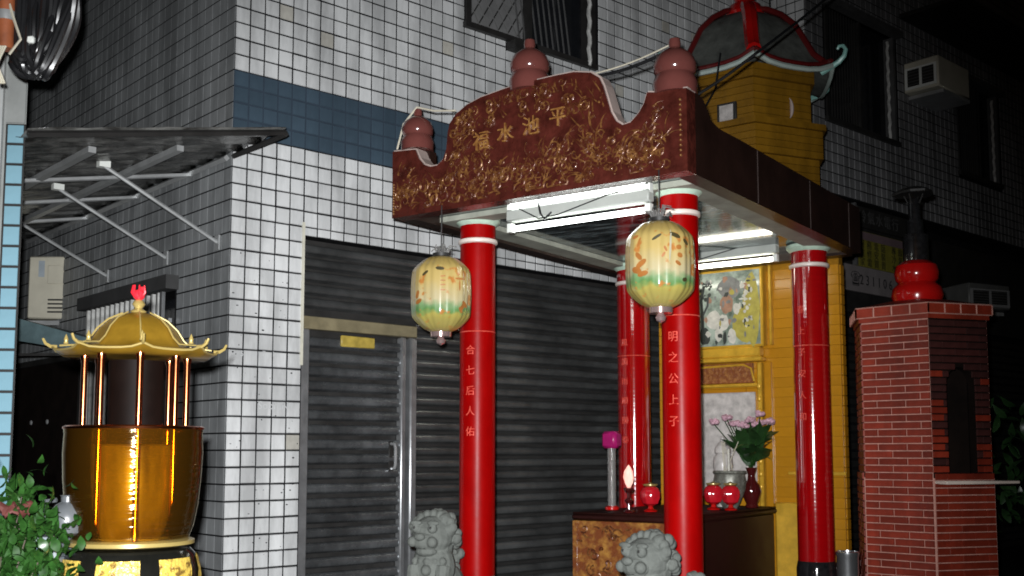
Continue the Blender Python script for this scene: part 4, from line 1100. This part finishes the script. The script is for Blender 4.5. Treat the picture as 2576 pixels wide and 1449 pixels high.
# ------------------------------------------------------------------ stone lions
def lion(label, loc, rz, pose):
    t = thing('stone_lion', label, 'statue', loc, rz, 'stone lions guarding the shrine')
    MB().bbox(-.17, .17, -.22, .24, 0, .50, .02).build('pedestal', M_stone, t)
    b = MB(); B = b.ball
    # seated lion facing -y; base of the body at z = .5
    B((0, .08, .62), .145, 16, 12, (.95, 1.05, .95)); B((0, -.02, .73), .125, 16, 12, (1, .9, 1.15)); B((0, .0, .84), .105, 14, 10)
    for s in (-1, 1):
        b.tube([(s * .085, -.09, .74), (s * .085, -.12, .62), (s * .085, -.13, .52)], .042, 8, .036); B((s * .085, -.15, .53), .048, 10, 8, (1, 1.25, .7))
        B((s * .12, .08, .58), .085, 12, 8, (.7, 1.2, 1)); B((s * .125, -.02, .53), .045, 10, 8, (1, 1.4, .7))
    hx, hz = pose
    hm = Matrix.Rotation(hx, 3, 'Z')
    def H(p, r, sc=(1, 1, 1), seg=12): B(hm @ Vector(p) + Vector((0, -.03, hz)), r, seg, 8, sc, hm)
    H((0, 0, 0), .115, (1.05, 1, .95), 18); H((0, -.085, -.03), .07, (1.15, .9, .75)); H((0, -.075, -.085), .058, (1.1, .9, .5)); H((0, -.15, .0), .026, (1.3, .8, .8))
    for s in (-1, 1):
        H((s * .052, -.098, .042), .026); H((s * .055, -.10, .072), .03, (1.3, .6, .5)); H((s * .118, .0, .035), .036, (.6, 1, 1.1)); H((s * .062, -.12, -.03), .03)
    # curled mane
    rr = random.Random(3)
    for i in range(58):
        u = rr.uniform(-1, 1); a = rr.uniform(-2.2, 2.2); q = math.sqrt(1 - u * u)
        p = Vector((math.sin(a) * q * .128, .035 + math.cos(a) * q * .115, u * .135 - .01))
        if p.y < -.02: continue
        H(p, rr.uniform(.022, .034), (1, 1, 1), 8)
    for i in range(9):
        a = -1.3 + 2.6 * i / 8
        H((.13 * math.sin(a), -.01 + .02 * math.cos(a), .125 * math.cos(a) * .75 + .02), .03, (1, 1, 1), 8)
    for k in range(-2, 3): B((k * .04, -.115 + abs(k) * .012, .765), .024, 8, 6)          # collar
    B((0, -.135, .72), .03, 10, 8)                                                         # bell
    b.tube([(0, .2, .58), (0, .25, .66), (.02, .27, .74), (.03, .24, .80), (.03, .21, .79)], .034, 8, .02)
    for k in range(6): B((rr.uniform(-.04, .05), .25 + rr.uniform(-.03, .03), .70 + rr.uniform(-.04, .08)), .032, 8, 6)
    if pose[0] < .2:
        B((-.10, -.15, .57), .055, 12, 8)
    o = b.build('body', M_stone, t)
    rm = o.modifiers.new('blend', 'REMESH'); rm.mode = 'VOXEL'; rm.voxel_size = .0042; rm.use_smooth_shade = True
    sm = o.modifiers.new('soften', 'SMOOTH'); sm.factor = .4; sm.iterations = 1
    for s in (-1, 1):
        p = hm @ Vector((s * .052, -.117, .046)) + Vector((0, -.03, hz)); MB().ball(p, .009, 8, 6).build('eye', M_dark, t)
    p = hm @ Vector((0, -.118, -.062)) + Vector((0, -.03, hz)); MB().ball(p, .03, 8, 6, (1.2, .5, .22), hm).build('mouth', M_dark, t)
    return t
lion('curly maned grey stone lion facing forward beside the left front column', sp(-1.245, -.60, -.01), R(-18), (R(-8), .905))
lion('grey stone lion in profile with curled tail before the right front column', sp(.10, -.56, -.055), R(-58), (R(10), .885))

# ------------------------------------------------------------------ brick incinerator
BI = thing('brick_incinerator', 'six sided red brick incinerator with gourd topped chimney and pale shelf', 'incinerator', Vector((2.76, 7.2, 0)))
S6 = .475; oc = Vector((math.sin(R(13)), math.cos(R(13)), 0)) * S6
ba = math.atan2(-math.cos(R(13)), -math.sin(R(13)))
def hx(r): return [(oc.x + r * math.cos(ba + R(60 * k)), oc.y + r * math.sin(ba + R(60 * k))) for k in range(6)]

hp = hx(S6)
# visible faces: left (0-?), right, and the thin far-left one
cand = []
for k in range(6):
    p, q = Vector((*hp[k], 0)), Vector((*hp[(k + 1) % 6], 0)); mid = (p + q) / 2; n_ = (mid - oc).normalized()
    cand.append((n_.dot((Vector((2.76, 7.2, 0)) + mid).normalized()), k))
cand.sort(); faces = [k for _, k in cand[:3]]
brick_cache = {}
CH = .0485; BLn = .2; J = .0055
bricks = []
rightk = max(faces, key=lambda k: (hp[k][0] + hp[(k + 1) % 6][0]))
for fk in faces:
    p, q = Vector((*hp[fk], 0)), Vector((*hp[(fk + 1) % 6], 0))
    if p.x > q.x: p, q = q, p
    d = (q - p).normalized(); mid = (p + q) / 2; n_ = (mid - oc).normalized(); L_ = (q - p).length
    zz = .30; row = 0
    while zz + CH < 2.262:
        low = zz < 1.19
        off = 0 if row % 2 else BLn / 2
        x = .004 - off
        while x < L_ - .004:
            x0 = max(x, .006); x1 = min(x + BLn - J, L_ - .006)
            if x1 - x0 > .02:
                xc = (x0 + x1) / 2; zc_ = zz + CH / 2
                hole = False
                if fk == rightk and 1.2 < zc_ < 1.93:
                    half = .115 if zc_ < 1.80 else .115 * math.sqrt(max(0, 1 - ((zc_ - 1.80) / .13) ** 2))
                    c0, c1 = .24 - half, .24 + half
                    if x0 < c1 and x1 > c0:
                        if xc < .24: x1 = min(x1, c0)
                        else: x0 = max(x0, c1)
                        if x1 - x0 < .02: hole = True
                        if x0 < .24 < x1: hole = True
                if not hole: bricks.append((fk, p, d, n_, x0, x1, zz, low))
            x += BLn
        zz += CH; row += 1
bricks.sort(key=lambda t_: (-(t_[6] > .62), t_[0] == faces[2], -t_[6]))
def brick_matrix(t_):
    fk, p, d, n_, x0, x1, zz, low = t_
    o = p + d * ((x0 + x1) / 2) + n_ * (-.008 + (.012 if low else 0)); 
    return Matrix(((d.x, -n_.x, 0, o.x), (d.y, -n_.y, 0, o.y), (0, 0, 1, zz + CH / 2), (0, 0, 0, 1)))
rest = []
for i, t_ in enumerate(bricks):
    ln = round(t_[5] - t_[4], 3)
    mt = brick_matrix(t_) @ Matrix.Rotation(rnd.uniform(-.008, .008), 4, 'Z')
    if i < 300:
        zc_ = t_[6] + CH / 2; xc = (t_[4] + t_[5]) / 2
        sooty = t_[0] == rightk and zc_ > 1.25 and abs(xc - .26) < .13 + .10 * rnd.random() + max(0, zc_ - 1.8) * .35
        key = (ln, sooty)
        if key not in brick_cache:
            brick_cache[key] = tile_mesh('brick', ln, CH - J, .010, .003); brick_cache[key].materials.append(M_bricks if sooty else M_brick)
        o = put('brick', brick_cache[key], None, BI); o.matrix_local = mt
    else: rest.append((mt @ Matrix.Diagonal((ln / .193, 1, 1, 1)), rnd.random()))
if rest: joined_tiles('brickwork', rest, M_brick, BI, .193, CH - J, .010, .003)
MB().prism(hx(S6 + .004), 0, 1.188, 'z').build('lower_body', M_mortar, BI, smooth=False)
hi = hx(S6 - .008); hj = hx(S6 - .08)
bd_ = MB()
for k in range(6):
    if k == rightk: continue
    k2 = (k + 1) % 6
    bd_.add([(*hi[k], 1.18), (*hi[k2], 1.18), (*hj[k2], 1.18), (*hj[k], 1.18), (*hi[k], 2.30), (*hi[k2], 2.30), (*hj[k2], 2.30), (*hj[k], 2.30)],
            [(0, 1, 2, 3), (7, 6, 5, 4), (0, 1, 5, 4), (1, 2, 6, 5), (2, 3, 7, 6), (3, 0, 4, 7)])
bd_.build('body', M_mortar, BI, smooth=False)
hs_ = hx(S6 - .085); MB().prism(hs_, 1.185, 1.19, 'z').build('hearth', M_soot_shade, BI, smooth=False)
ln_ = MB()
for k in range(6):
    if k == rightk: continue
    k2 = (k + 1) % 6; ln_.add([(*hs_[k], 1.19), (*hs_[k2], 1.19), (*hs_[k2], 2.29), (*hs_[k], 2.29)], [(0, 1, 2, 3)])
ln_.build('soot_lining', M_soot_shade, BI, smooth=False)
# furnace mouth
p, q = Vector((*hp[rightk], 0)), Vector((*hp[(rightk + 1) % 6], 0))
if p.x > q.x: p, q = q, p
d = (q - p).normalized(); n_ = ((p + q) / 2 - oc).normalized()
mm = Matrix(((d.x, -n_.x, 0, p.x + d.x * .24), (d.y, -n_.y, 0, p.y + d.y * .24), (0, 0, 1, 0), (0, 0, 0, 1)))
Lf = (q - p).length; fm = MB()
fm.box(-.235, -.112, .008, .07, 1.18, 2.30); fm.box(.112, Lf - .245, .008, .07, 1.18, 2.30)
ax = [-.112 * math.cos(math.pi * i / 12) for i in range(13)]
for i in range(12):
    za = 1.80 + .125 * math.sin(math.pi * i / 12); zb = 1.80 + .125 * math.sin(math.pi * (i + 1) / 12)
    fm.prism([(ax[i], za), (ax[i + 1], zb), (ax[i + 1], 2.30), (ax[i], 2.30)], .008, .07)
o = fm.build('mouth_wall', M_soot_shade, BI, smooth=False); o.matrix_local = mm
sl = MB().bbox(-.235, .34, -.12, .02, 1.150, 1.172, .004).build('shelf', M_board, BI); sl.matrix_local = mm
# cornice and cap
cz = 2.24
for r, z0, z1 in ((S6 + .012, 2.245, 2.275), (S6 + .032, 2.277, 2.345)):
    MB().prism(hx(r), z0, z1, 'z').build('cornice', M_brick, BI, smooth=False)
cj = MB()
hc = hx(S6 + .033)
for fk in faces:
    a_, b_ = hc[fk], hc[(fk + 1) % 6]
    for k in range(5):
        f = k / 4; x, y = a_[0] + (b_[0] - a_[0]) * f, a_[1] + (b_[1] - a_[1]) * f
        cj.box(x - .004, x + .004, y - .004, y + .004, 2.28, 2.342)
    cj.tube([(a_[0], a_[1], 2.276), (b_[0], b_[1], 2.276)], .004, 4); cj.tube([(a_[0], a_[1], 2.346), (b_[0], b_[1], 2.346)], .004, 4)
cj.build('cornice_joints', M_mortar, BI)
cap = MB(); r0 = hx(S6 + .02); r1 = hx(.22)
cap.add([(x, y, 2.347) for x, y in r0] + [(x, y, 2.41) for x, y in r1], [(k, (k + 1) % 6, 6 + (k + 1) % 6, 6 + k) for k in range(6)] + [tuple(range(6, 12))]); cap.build('cap', M_brick, BI, smooth=False)
cc = (oc.x, oc.y, 0)
MB().lathe([(.13, 2.385), (.160, 2.405), (.176, 2.455), (.166, 2.51), (.135, 2.54), (.125, 2.55), (.143, 2.572), (.151, 2.62), (.138, 2.672), (.10, 2.70), (.075, 2.71)], 32, cc).build('gourd', M_redb, BI)
pp = MB().lathe([(.085, 2.70), (.087, 2.71), (.087, 2.89), (.075, 2.895), (.058, 2.90), (.055, 3.0), (.042, 3.005), (.040, 3.15)], 24, cc).build('chimney_pipe', M_colbase, BI)
for k in range(4):
    a = R(45 + 90 * k); MB().tube([(oc.x + .04 * math.cos(a), oc.y + .04 * math.sin(a), 3.12), (oc.x + .08 * math.cos(a), oc.y + .08 * math.sin(a), 3.21)], .006, 4).build('cowl_strut', M_dark, pp)
MB().lathe([(.138, 3.185), (.140, 3.20), (.10, 3.225), (.05, 3.24), (0, 3.25)], 9, cc, wob=lambda q, z: 1 + .08 * math.sin(3 * q)).build('cowl', M_dark, pp)

# metal can behind
t = thing('metal_can', 'shiny metal can on the ground between right column and incinerator', 'can', Vector((2.12, 7.0, 0)))
MB().lathe([(.062, .0), (.065, .02), (.068, .70), (.072, .715), (.072, .73), (.064, .735), (.062, .70), (.058, .5), (0, .5)], 24).build('can', M_can, t)

# ------------------------------------------------------------------ brass incense burner in the foreground
IB = thing('incense_burner', 'polished brass incense burner with gold roofed canopy in the left foreground', 'incense burner', Vector((-1.274, 3.7, 0)), R(19))
bowl = MB().lathe([(.165, 1.06), (.186, 1.072), (.200, 1.11), (.213, 1.18), (.221, 1.27), (.2245, 1.35), (.222, 1.415), (.2235, 1.43)], 64).mesh('bowl')
bm0 = bmesh.new(); bm0.from_mesh(bowl); bmesh.ops.delete(bm0, geom=[f for f in bm0.faces if len(f.verts) > 4], context='FACES_ONLY'); bm0.to_mesh(bowl); bm0.free()
bowl = put('bowl', bowl, M_amber, IB)
sd = bowl.modifiers.new('thickness', 'SOLIDIFY'); sd.thickness = .005
MB().lathe([(.216, 1.428), (.226, 1.43), (.228, 1.437), (.222, 1.441), (.216, 1.438)], 56).build('rim', M_copper, bowl)
MB().lathe([(.09, 1.055), (.125, 1.07), (.148, 1.14), (.152, 1.26), (.146, 1.36), (.150, 1.375), (.142, 1.38), (.13, 1.34), (0, 1.33)], 40).build('inner_pot', mat('dull_gold_pot', (.05, .026, .008), .34, .3, color2=(.22, .155, .035), scale=5, stretch=(1.6, 1.6, .35), c2=(.38, .66)), IB)
MB().lathe([(0, 1.056), (.20, 1.062)], 40).build('floor_plate', M_brassr, IB)
MB().lathe([(.088, 1.34), (.09, 1.66)], 32).build('shade_core', mat('shade_core_brown', (.004, .002, .0015), .6, var=.4, spec=.06), IB)  # near-black core added to stand in for the dark open middle
MB().lathe([(.19, 1.045), (.205, 1.05), (.205, 1.062), (.188, 1.068)], 48).build('base_ring', M_brassl, IB)
base = MB().lathe([(.24, 0), (.24, .06), (.20, .10), (.19, .55), (.175, .66), (.185, .74), (.212, .82), (.220, .90), (.219, .97), (.208, 1.015), (.19, 1.035), (.12, 1.045)], 48).build('drum_stand', M_drum, IB)
for k in range(7):
    a0 = R(-90 + 51.4 * k - 10)
    pts = MB(); vs = []; n = 8; m_ = 6
    for i in range(n + 1):
        for j in range(m_ + 1):
            a = a0 + (i / n - .5) * .62; z = .775 + .235 * j / m_
            r = .2215 + .010 * math.sin(math.pi * i / n) * math.sin(math.pi * j / m_) + rc.uniform(0, .004)
            r -= (max(0, .85 - z) / .10) ** 2 * .014 + (max(0, z - .96) / .06) ** 2 * .014
            vs.append((r * math.cos(a), r * math.sin(a), z))
    fs = [(i * (m_ + 1) + j, (i + 1) * (m_ + 1) + j, (i + 1) * (m_ + 1) + j + 1, i * (m_ + 1) + j + 1) for i in range(n) for j in range(m_)]
    pts.add(vs, fs).build('gilt_relief', M_gilt2, base)
for k in range(8):
    a = R(-90 + 22.5 + 45 * k - 19)
    x, y = .165 * math.cos(a), .165 * math.sin(a)
    MB().lathe([(.013, 1.06), (.013, 1.10), (.0105, 1.11), (.0105, 1.655), (.014, 1.665), (.014, 1.68)], 12, (x, y, 0)).build('column', M_copper, IB)
# octagonal roof with turned-up corners
def octp(r, z, lift=0.0, rot=22.5):
    out = []
    for k in range(8):
        a0 = R(-90 - 19 + rot + 45 * k); a1 = R(-90 - 19 + rot + 45 * (k + 1))
        p = Vector((r * math.cos(a0), r * math.sin(a0), z)); q = Vector((r * math.cos(a1), r * math.sin(a1), z))
        for s in range(6):
            f = s / 6; v = p.lerp(q, f); v.z += lift * (abs(f - .5) * 2) ** 4 ; out.append(v)
    return out
rings = [octp(.268, 1.684, .016), octp(.238, 1.691, .008), octp(.175, 1.704), octp(.150, 1.73), octp(.128, 1.766), octp(.095, 1.798), octp(.05, 1.82), octp(.02, 1.828)]
b = MB(); n = 48
vs = [v for r_ in rings for v in r_]; fs = [(i * n + k, i * n + (k + 1) % n, (i + 1) * n + (k + 1) % n, (i + 1) * n + k) for i in range(len(rings) - 1) for k in range(n)]
un = octp(.246, 1.670, .012); o_ = len(vs); vs += un; fs += [(k, (k + 1) % n, o_ + (k + 1) % n, o_ + k) for k in range(n)]
un2 = octp(.10, 1.675); o2_ = len(vs); vs += un2; fs += [(o_ + k, o_ + (k + 1) % n, o2_ + (k + 1) % n, o2_ + k) for k in range(n)]; fs.append(tuple(o2_ + k for k in range(n)))
b.add(vs, fs); rf = b.build('canopy_roof', M_brassr, IB)
MB().tube([v + Vector((0, 0, .002)) for v in rings[0]] + [rings[0][0]], .004, 6).build('eave_edge', M_brassl, rf)
for k in range(8):
    a = R(-90 - 19 + 22.5 + 45 * k); d = Vector((math.cos(a), math.sin(a), 0))
    MB().tube([d * r + Vector((0, 0, z)) for r, z in ((.252, 1.701), (.272, 1.702), (.288, 1.712), (.296, 1.728))], .007, 6, .004).build('corner_curl', M_brassl, rf)
    MB().tube([d * r + Vector((0, 0, z)) for r, z in ((.245, 1.706), (.178, 1.712), (.152, 1.735), (.130, 1.77), (.096, 1.802), (.05, 1.825))], .003, 5).build('ridge', M_brassl, rf)
    MB().lathe([(.009, 0), (.006, .010), (.008, .015), (.003, .028), (0, .034)], 10, tuple(d * .225 + Vector((0, 0, 1.712)))).build('eave_finial', M_brassl, rf)
MB().lathe([(.022, 1.826), (.028, 1.832), (.012, 1.842), (.022, 1.856), (.016, 1.868), (.008, 1.872)], 18).build('finial', M_brassl, rf)
b = MB(); b.ball((0, 0, 1.888), .020, 14, 10)
for k in range(10):
    a = rc.uniform(0, 6.3); b.tube([(.012 * math.cos(a), .012 * math.sin(a), 1.88), (.026 * math.cos(a), .026 * math.sin(a), 1.895), (.022 * math.cos(a), .022 * math.sin(a), 1.92)], .005, 5, .002)
b.build('flame_pearl', M_pearl, rf)

# ------------------------------------------------------------------ plants and clutter at the left edge
pt = thing('potted_plant', 'bushy green potted plant with pale speckled leaves left of the incense burner', 'plant', Vector((-1.56, 3.34, 0)))
MB().lathe([(.12, 0), (.15, .03), (.18, .60), (.2, .62), (.2, .66), (.17, .66), (.16, .6), (0, .6)], 24).build('pot', mat('glazed_blue_grey_pot', (.16, .20, .22), .35), pt)
lm = leaf(.058, .017, .5).mesh('leaf'); lm.materials.append(M_leaf)
lm2 = leaf(.055, .016, .4).mesh('leaf'); lm2.materials.append(mat('glossy_green_leaf', (.018, .05, .011), .3, var=.6, scale=20, spec=.25))
br = []
for i in range(34):
    a = rc.uniform(0, 6.3); r = rc.uniform(.02, .15); z = rc.uniform(.92, 1.22)
    tip = Vector((r * math.cos(a) * 1.1 + .03, r * math.sin(a), z)); br.append(tip)
    MB().tube([(0, 0, .6), (tip.x * .3, tip.y * .3, .6 + (z - .6) * .5), tip], .006, 5, .002).build('branch', M_stem, pt)
for i in range(300):
    tip = rc.choice(br); o = put('leaf', lm if i % 4 else lm2, None, pt, tip + Vector((rc.gauss(0, .035), rc.gauss(0, .035), rc.gauss(0, .03))), (rc.uniform(-1.6, 1.6), rc.uniform(-.6, .6), rc.uniform(0, 6.3)))
    s = rc.uniform(.55, 1.0); o.scale = (s, s, s)
fo = MB()
for i in range(1100):
    tip = rc.choice(br); q = leaf(rc.uniform(.03, .06), rc.uniform(.008, .015), .5)
    mt = Matrix.Translation(tip + Vector((rc.gauss(0, .05), rc.gauss(.02, .05), rc.gauss(-.05, .06)))) @ Matrix.Rotation(rc.uniform(0, 6.3), 4, 'Z') @ Matrix.Rotation(rc.uniform(-1.6, 1.6), 4, 'X')
    fo.add([mt @ Vector(v) for v in q.v], q.f)
fo.build('foliage', M_leaf, pt, kind='stuff')
for i in range(24):
    a = rc.uniform(0, 6.3); q = leaf(rc.uniform(.10, .20), .009, .5)
    mt = Matrix.Translation((rc.uniform(-.05, .08), rc.uniform(-.12, -.02), .93)) @ Matrix.Rotation(a, 4, 'Z') @ Matrix.Rotation(rc.uniform(.5, 1.5), 4, 'X')
    vs = [mt @ Vector(v) for v in q.v]; MB().add(vs, q.f).build('blade_leaf', M_leaf if i % 3 else M_leafp, pt)
bx = thing('striped_box', 'white plastic box with blue vertical stripe beside the brass burner', 'box', Vector((-1.53, 3.5, 0)), R(6))
MB().bbox(-.10, .085, 0, .25, .55, 1.085, .008).build('box', M_whitebox, bx)
MB().box(.028, .055, -.003, .0, .56, 1.078).build('stripe', M_bluestripe, bx, smooth=False)
MB().box(-.09, .075, .01, .24, 0, .549).build('stand', M_dark, bx, smooth=False)
gs = thing('plastic_jug', 'rounded grey plastic jug on the striped box', 'jug', Vector((-1.435, 3.56, 1.086)), R(-10))
MB().lathe([(.03, 0), (.048, .01), (.058, .04), (.055, .075), (.035, .10), (.02, .108), (.02, .125), (.024, .13), (0, .131)], 20).build('body', M_greyshell, gs)
MB().tube([(-.02, -.03, .115), (-.06, -.035, .11), (-.072, -.03, .075), (-.055, -.025, .045)], .008, 6).build('handle', M_greyshell, gs)
cl = MB(); vs = []; 
for i in range(13):
    for j in range(5):
        vs.append((i * .009, .012 * math.sin(i * .9 + j), j * .009 + .008 * math.sin(i * 1.3)))
cl.add(vs, [(i * 5 + j, (i + 1) * 5 + j, (i + 1) * 5 + j + 1, i * 5 + j + 1) for i in range(12) for j in range(4)])
rc_ = cl.build('red_cloth', M_redcloth, None, (-1.545, 3.30, 1.165)); tag(rc_, 'crumpled faded red cloth among the plant leaves', 'cloth'); rc_.modifiers.new('thickness', 'SOLIDIFY').thickness = .004

# ------------------------------------------------------------------ cable bundle at the top left
cb = thing('cable_bundle', 'tangled bundle of black cables hanging at the top left corner', 'cables', Vector((-1.98, 4.5, 2.95)))
rk = random.Random(11)
for i in range(46):
    x0 = rk.uniform(-.14, .15); sw = rk.uniform(.03, .12); zb = rk.uniform(0, .16)
    pts = [(x0, rk.uniform(-.04, .04), 1.0), (x0 + rk.uniform(-.02, .02), rk.uniform(-.05, .05), .45), (x0 * .7 + rk.uniform(-.02, .02), rk.uniform(-.05, .05), .2 + zb * .5),
           (x0 * .4 - .03, rk.uniform(-.05, .05), zb * .6), (x0 * .4 - .03 - sw * .5, rk.uniform(-.05, .05), zb * .6 + .02), (x0 * .5 - sw, rk.uniform(-.05, .05), .16 + zb), (x0 * .7 - sw, rk.uniform(-.05, .05), .9)]
    sm_ = []
    for k in range(len(pts) - 1):
        p0 = Vector(pts[max(0, k - 1)]); p1 = Vector(pts[k]); p2 = Vector(pts[k + 1]); p3 = Vector(pts[min(len(pts) - 1, k + 2)])
        for q in range(5):
            u = q / 5; sm_.append(.5 * ((2 * p1) + (-p0 + p2) * u + (2 * p0 - 5 * p1 + 4 * p2 - p3) * u * u + (-p0 + 3 * p1 - 3 * p2 + p3) * u ** 3))
    MB().tube(sm_, rk.uniform(.010, .017), 7).build('cable', M_cable, cb)
for i in range(1):
    MB().tube([(-.13 + i * .02, -.07, .28), (-.10 + i * .03, -.08, .20 - i * .03), (-.07 + i * .03, -.08, .12 - i * .02), (-.12 + i * .06, -.07, .06)], .006, 5).build('loose_wire', M_wire, cb)
MB().bbox(-.05, -.02, -.075, -.05, .11, .14, .006).build('connector', M_white, cb)
op = thing('conduit_pipe', 'rusty orange conduit pipe at the far left edge', 'pipe', Vector((-2.13, 4.45, 2.9)))
MB().lathe([(.035, .14), (.035, 1.2)], 14).build('pipe', M_orange, op)
MB().lathe([(.040, .26), (.042, .28), (.040, .30)], 14).build('clamp', M_rod, op)
for i in range(3): MB().tube([(.0 + i * .01, -.035, .14), (-.01, -.04, .06), (.01 * i, -.03, -.02)], .006, 5).build('wire', M_wire, op)

# dark shrubs and a tiled wall far right
fw = thing('tiled_wall', 'dim grey tiled wall at the right edge behind the incinerator', 'wall', bl(10.2, -1.0, 0), bld_rot - R(40))
MB().box(0, 3, 0, .2, 0, 2.75).build('core', M_grout, fw, smooth=False)
gt = []
tmf = tile_mesh('tile', .1, .1); tmf.materials.append(M_sidetile)
for i in range(12):
    for j in range(20): put('tile', tmf, None, fw, ((i + .5) * .11, 0, 2.70 - j * .11))
ds = thing('dark_shrub', 'dark shrub in shadow at the right edge beside the incinerator', 'plant', Vector((4.05, 8.6, 0)))
MB().tube([(0, 0, 0), (.02, 0, .8), (0, .05, 1.3)], .04, 7, .015).build('trunk', M_stem, ds)
lm3 = leaf(.16, .03, .5).mesh('leaf'); lm3.materials.append(M_leafd)
for i in range(150):
    o = put('leaf', lm3, None, ds, (rc.gauss(0, .22), rc.gauss(0, .2), rc.uniform(.7, 1.75)), (rc.uniform(-1.6, 1.6), rc.uniform(-.6, .6), rc.uniform(0, 6.3)))
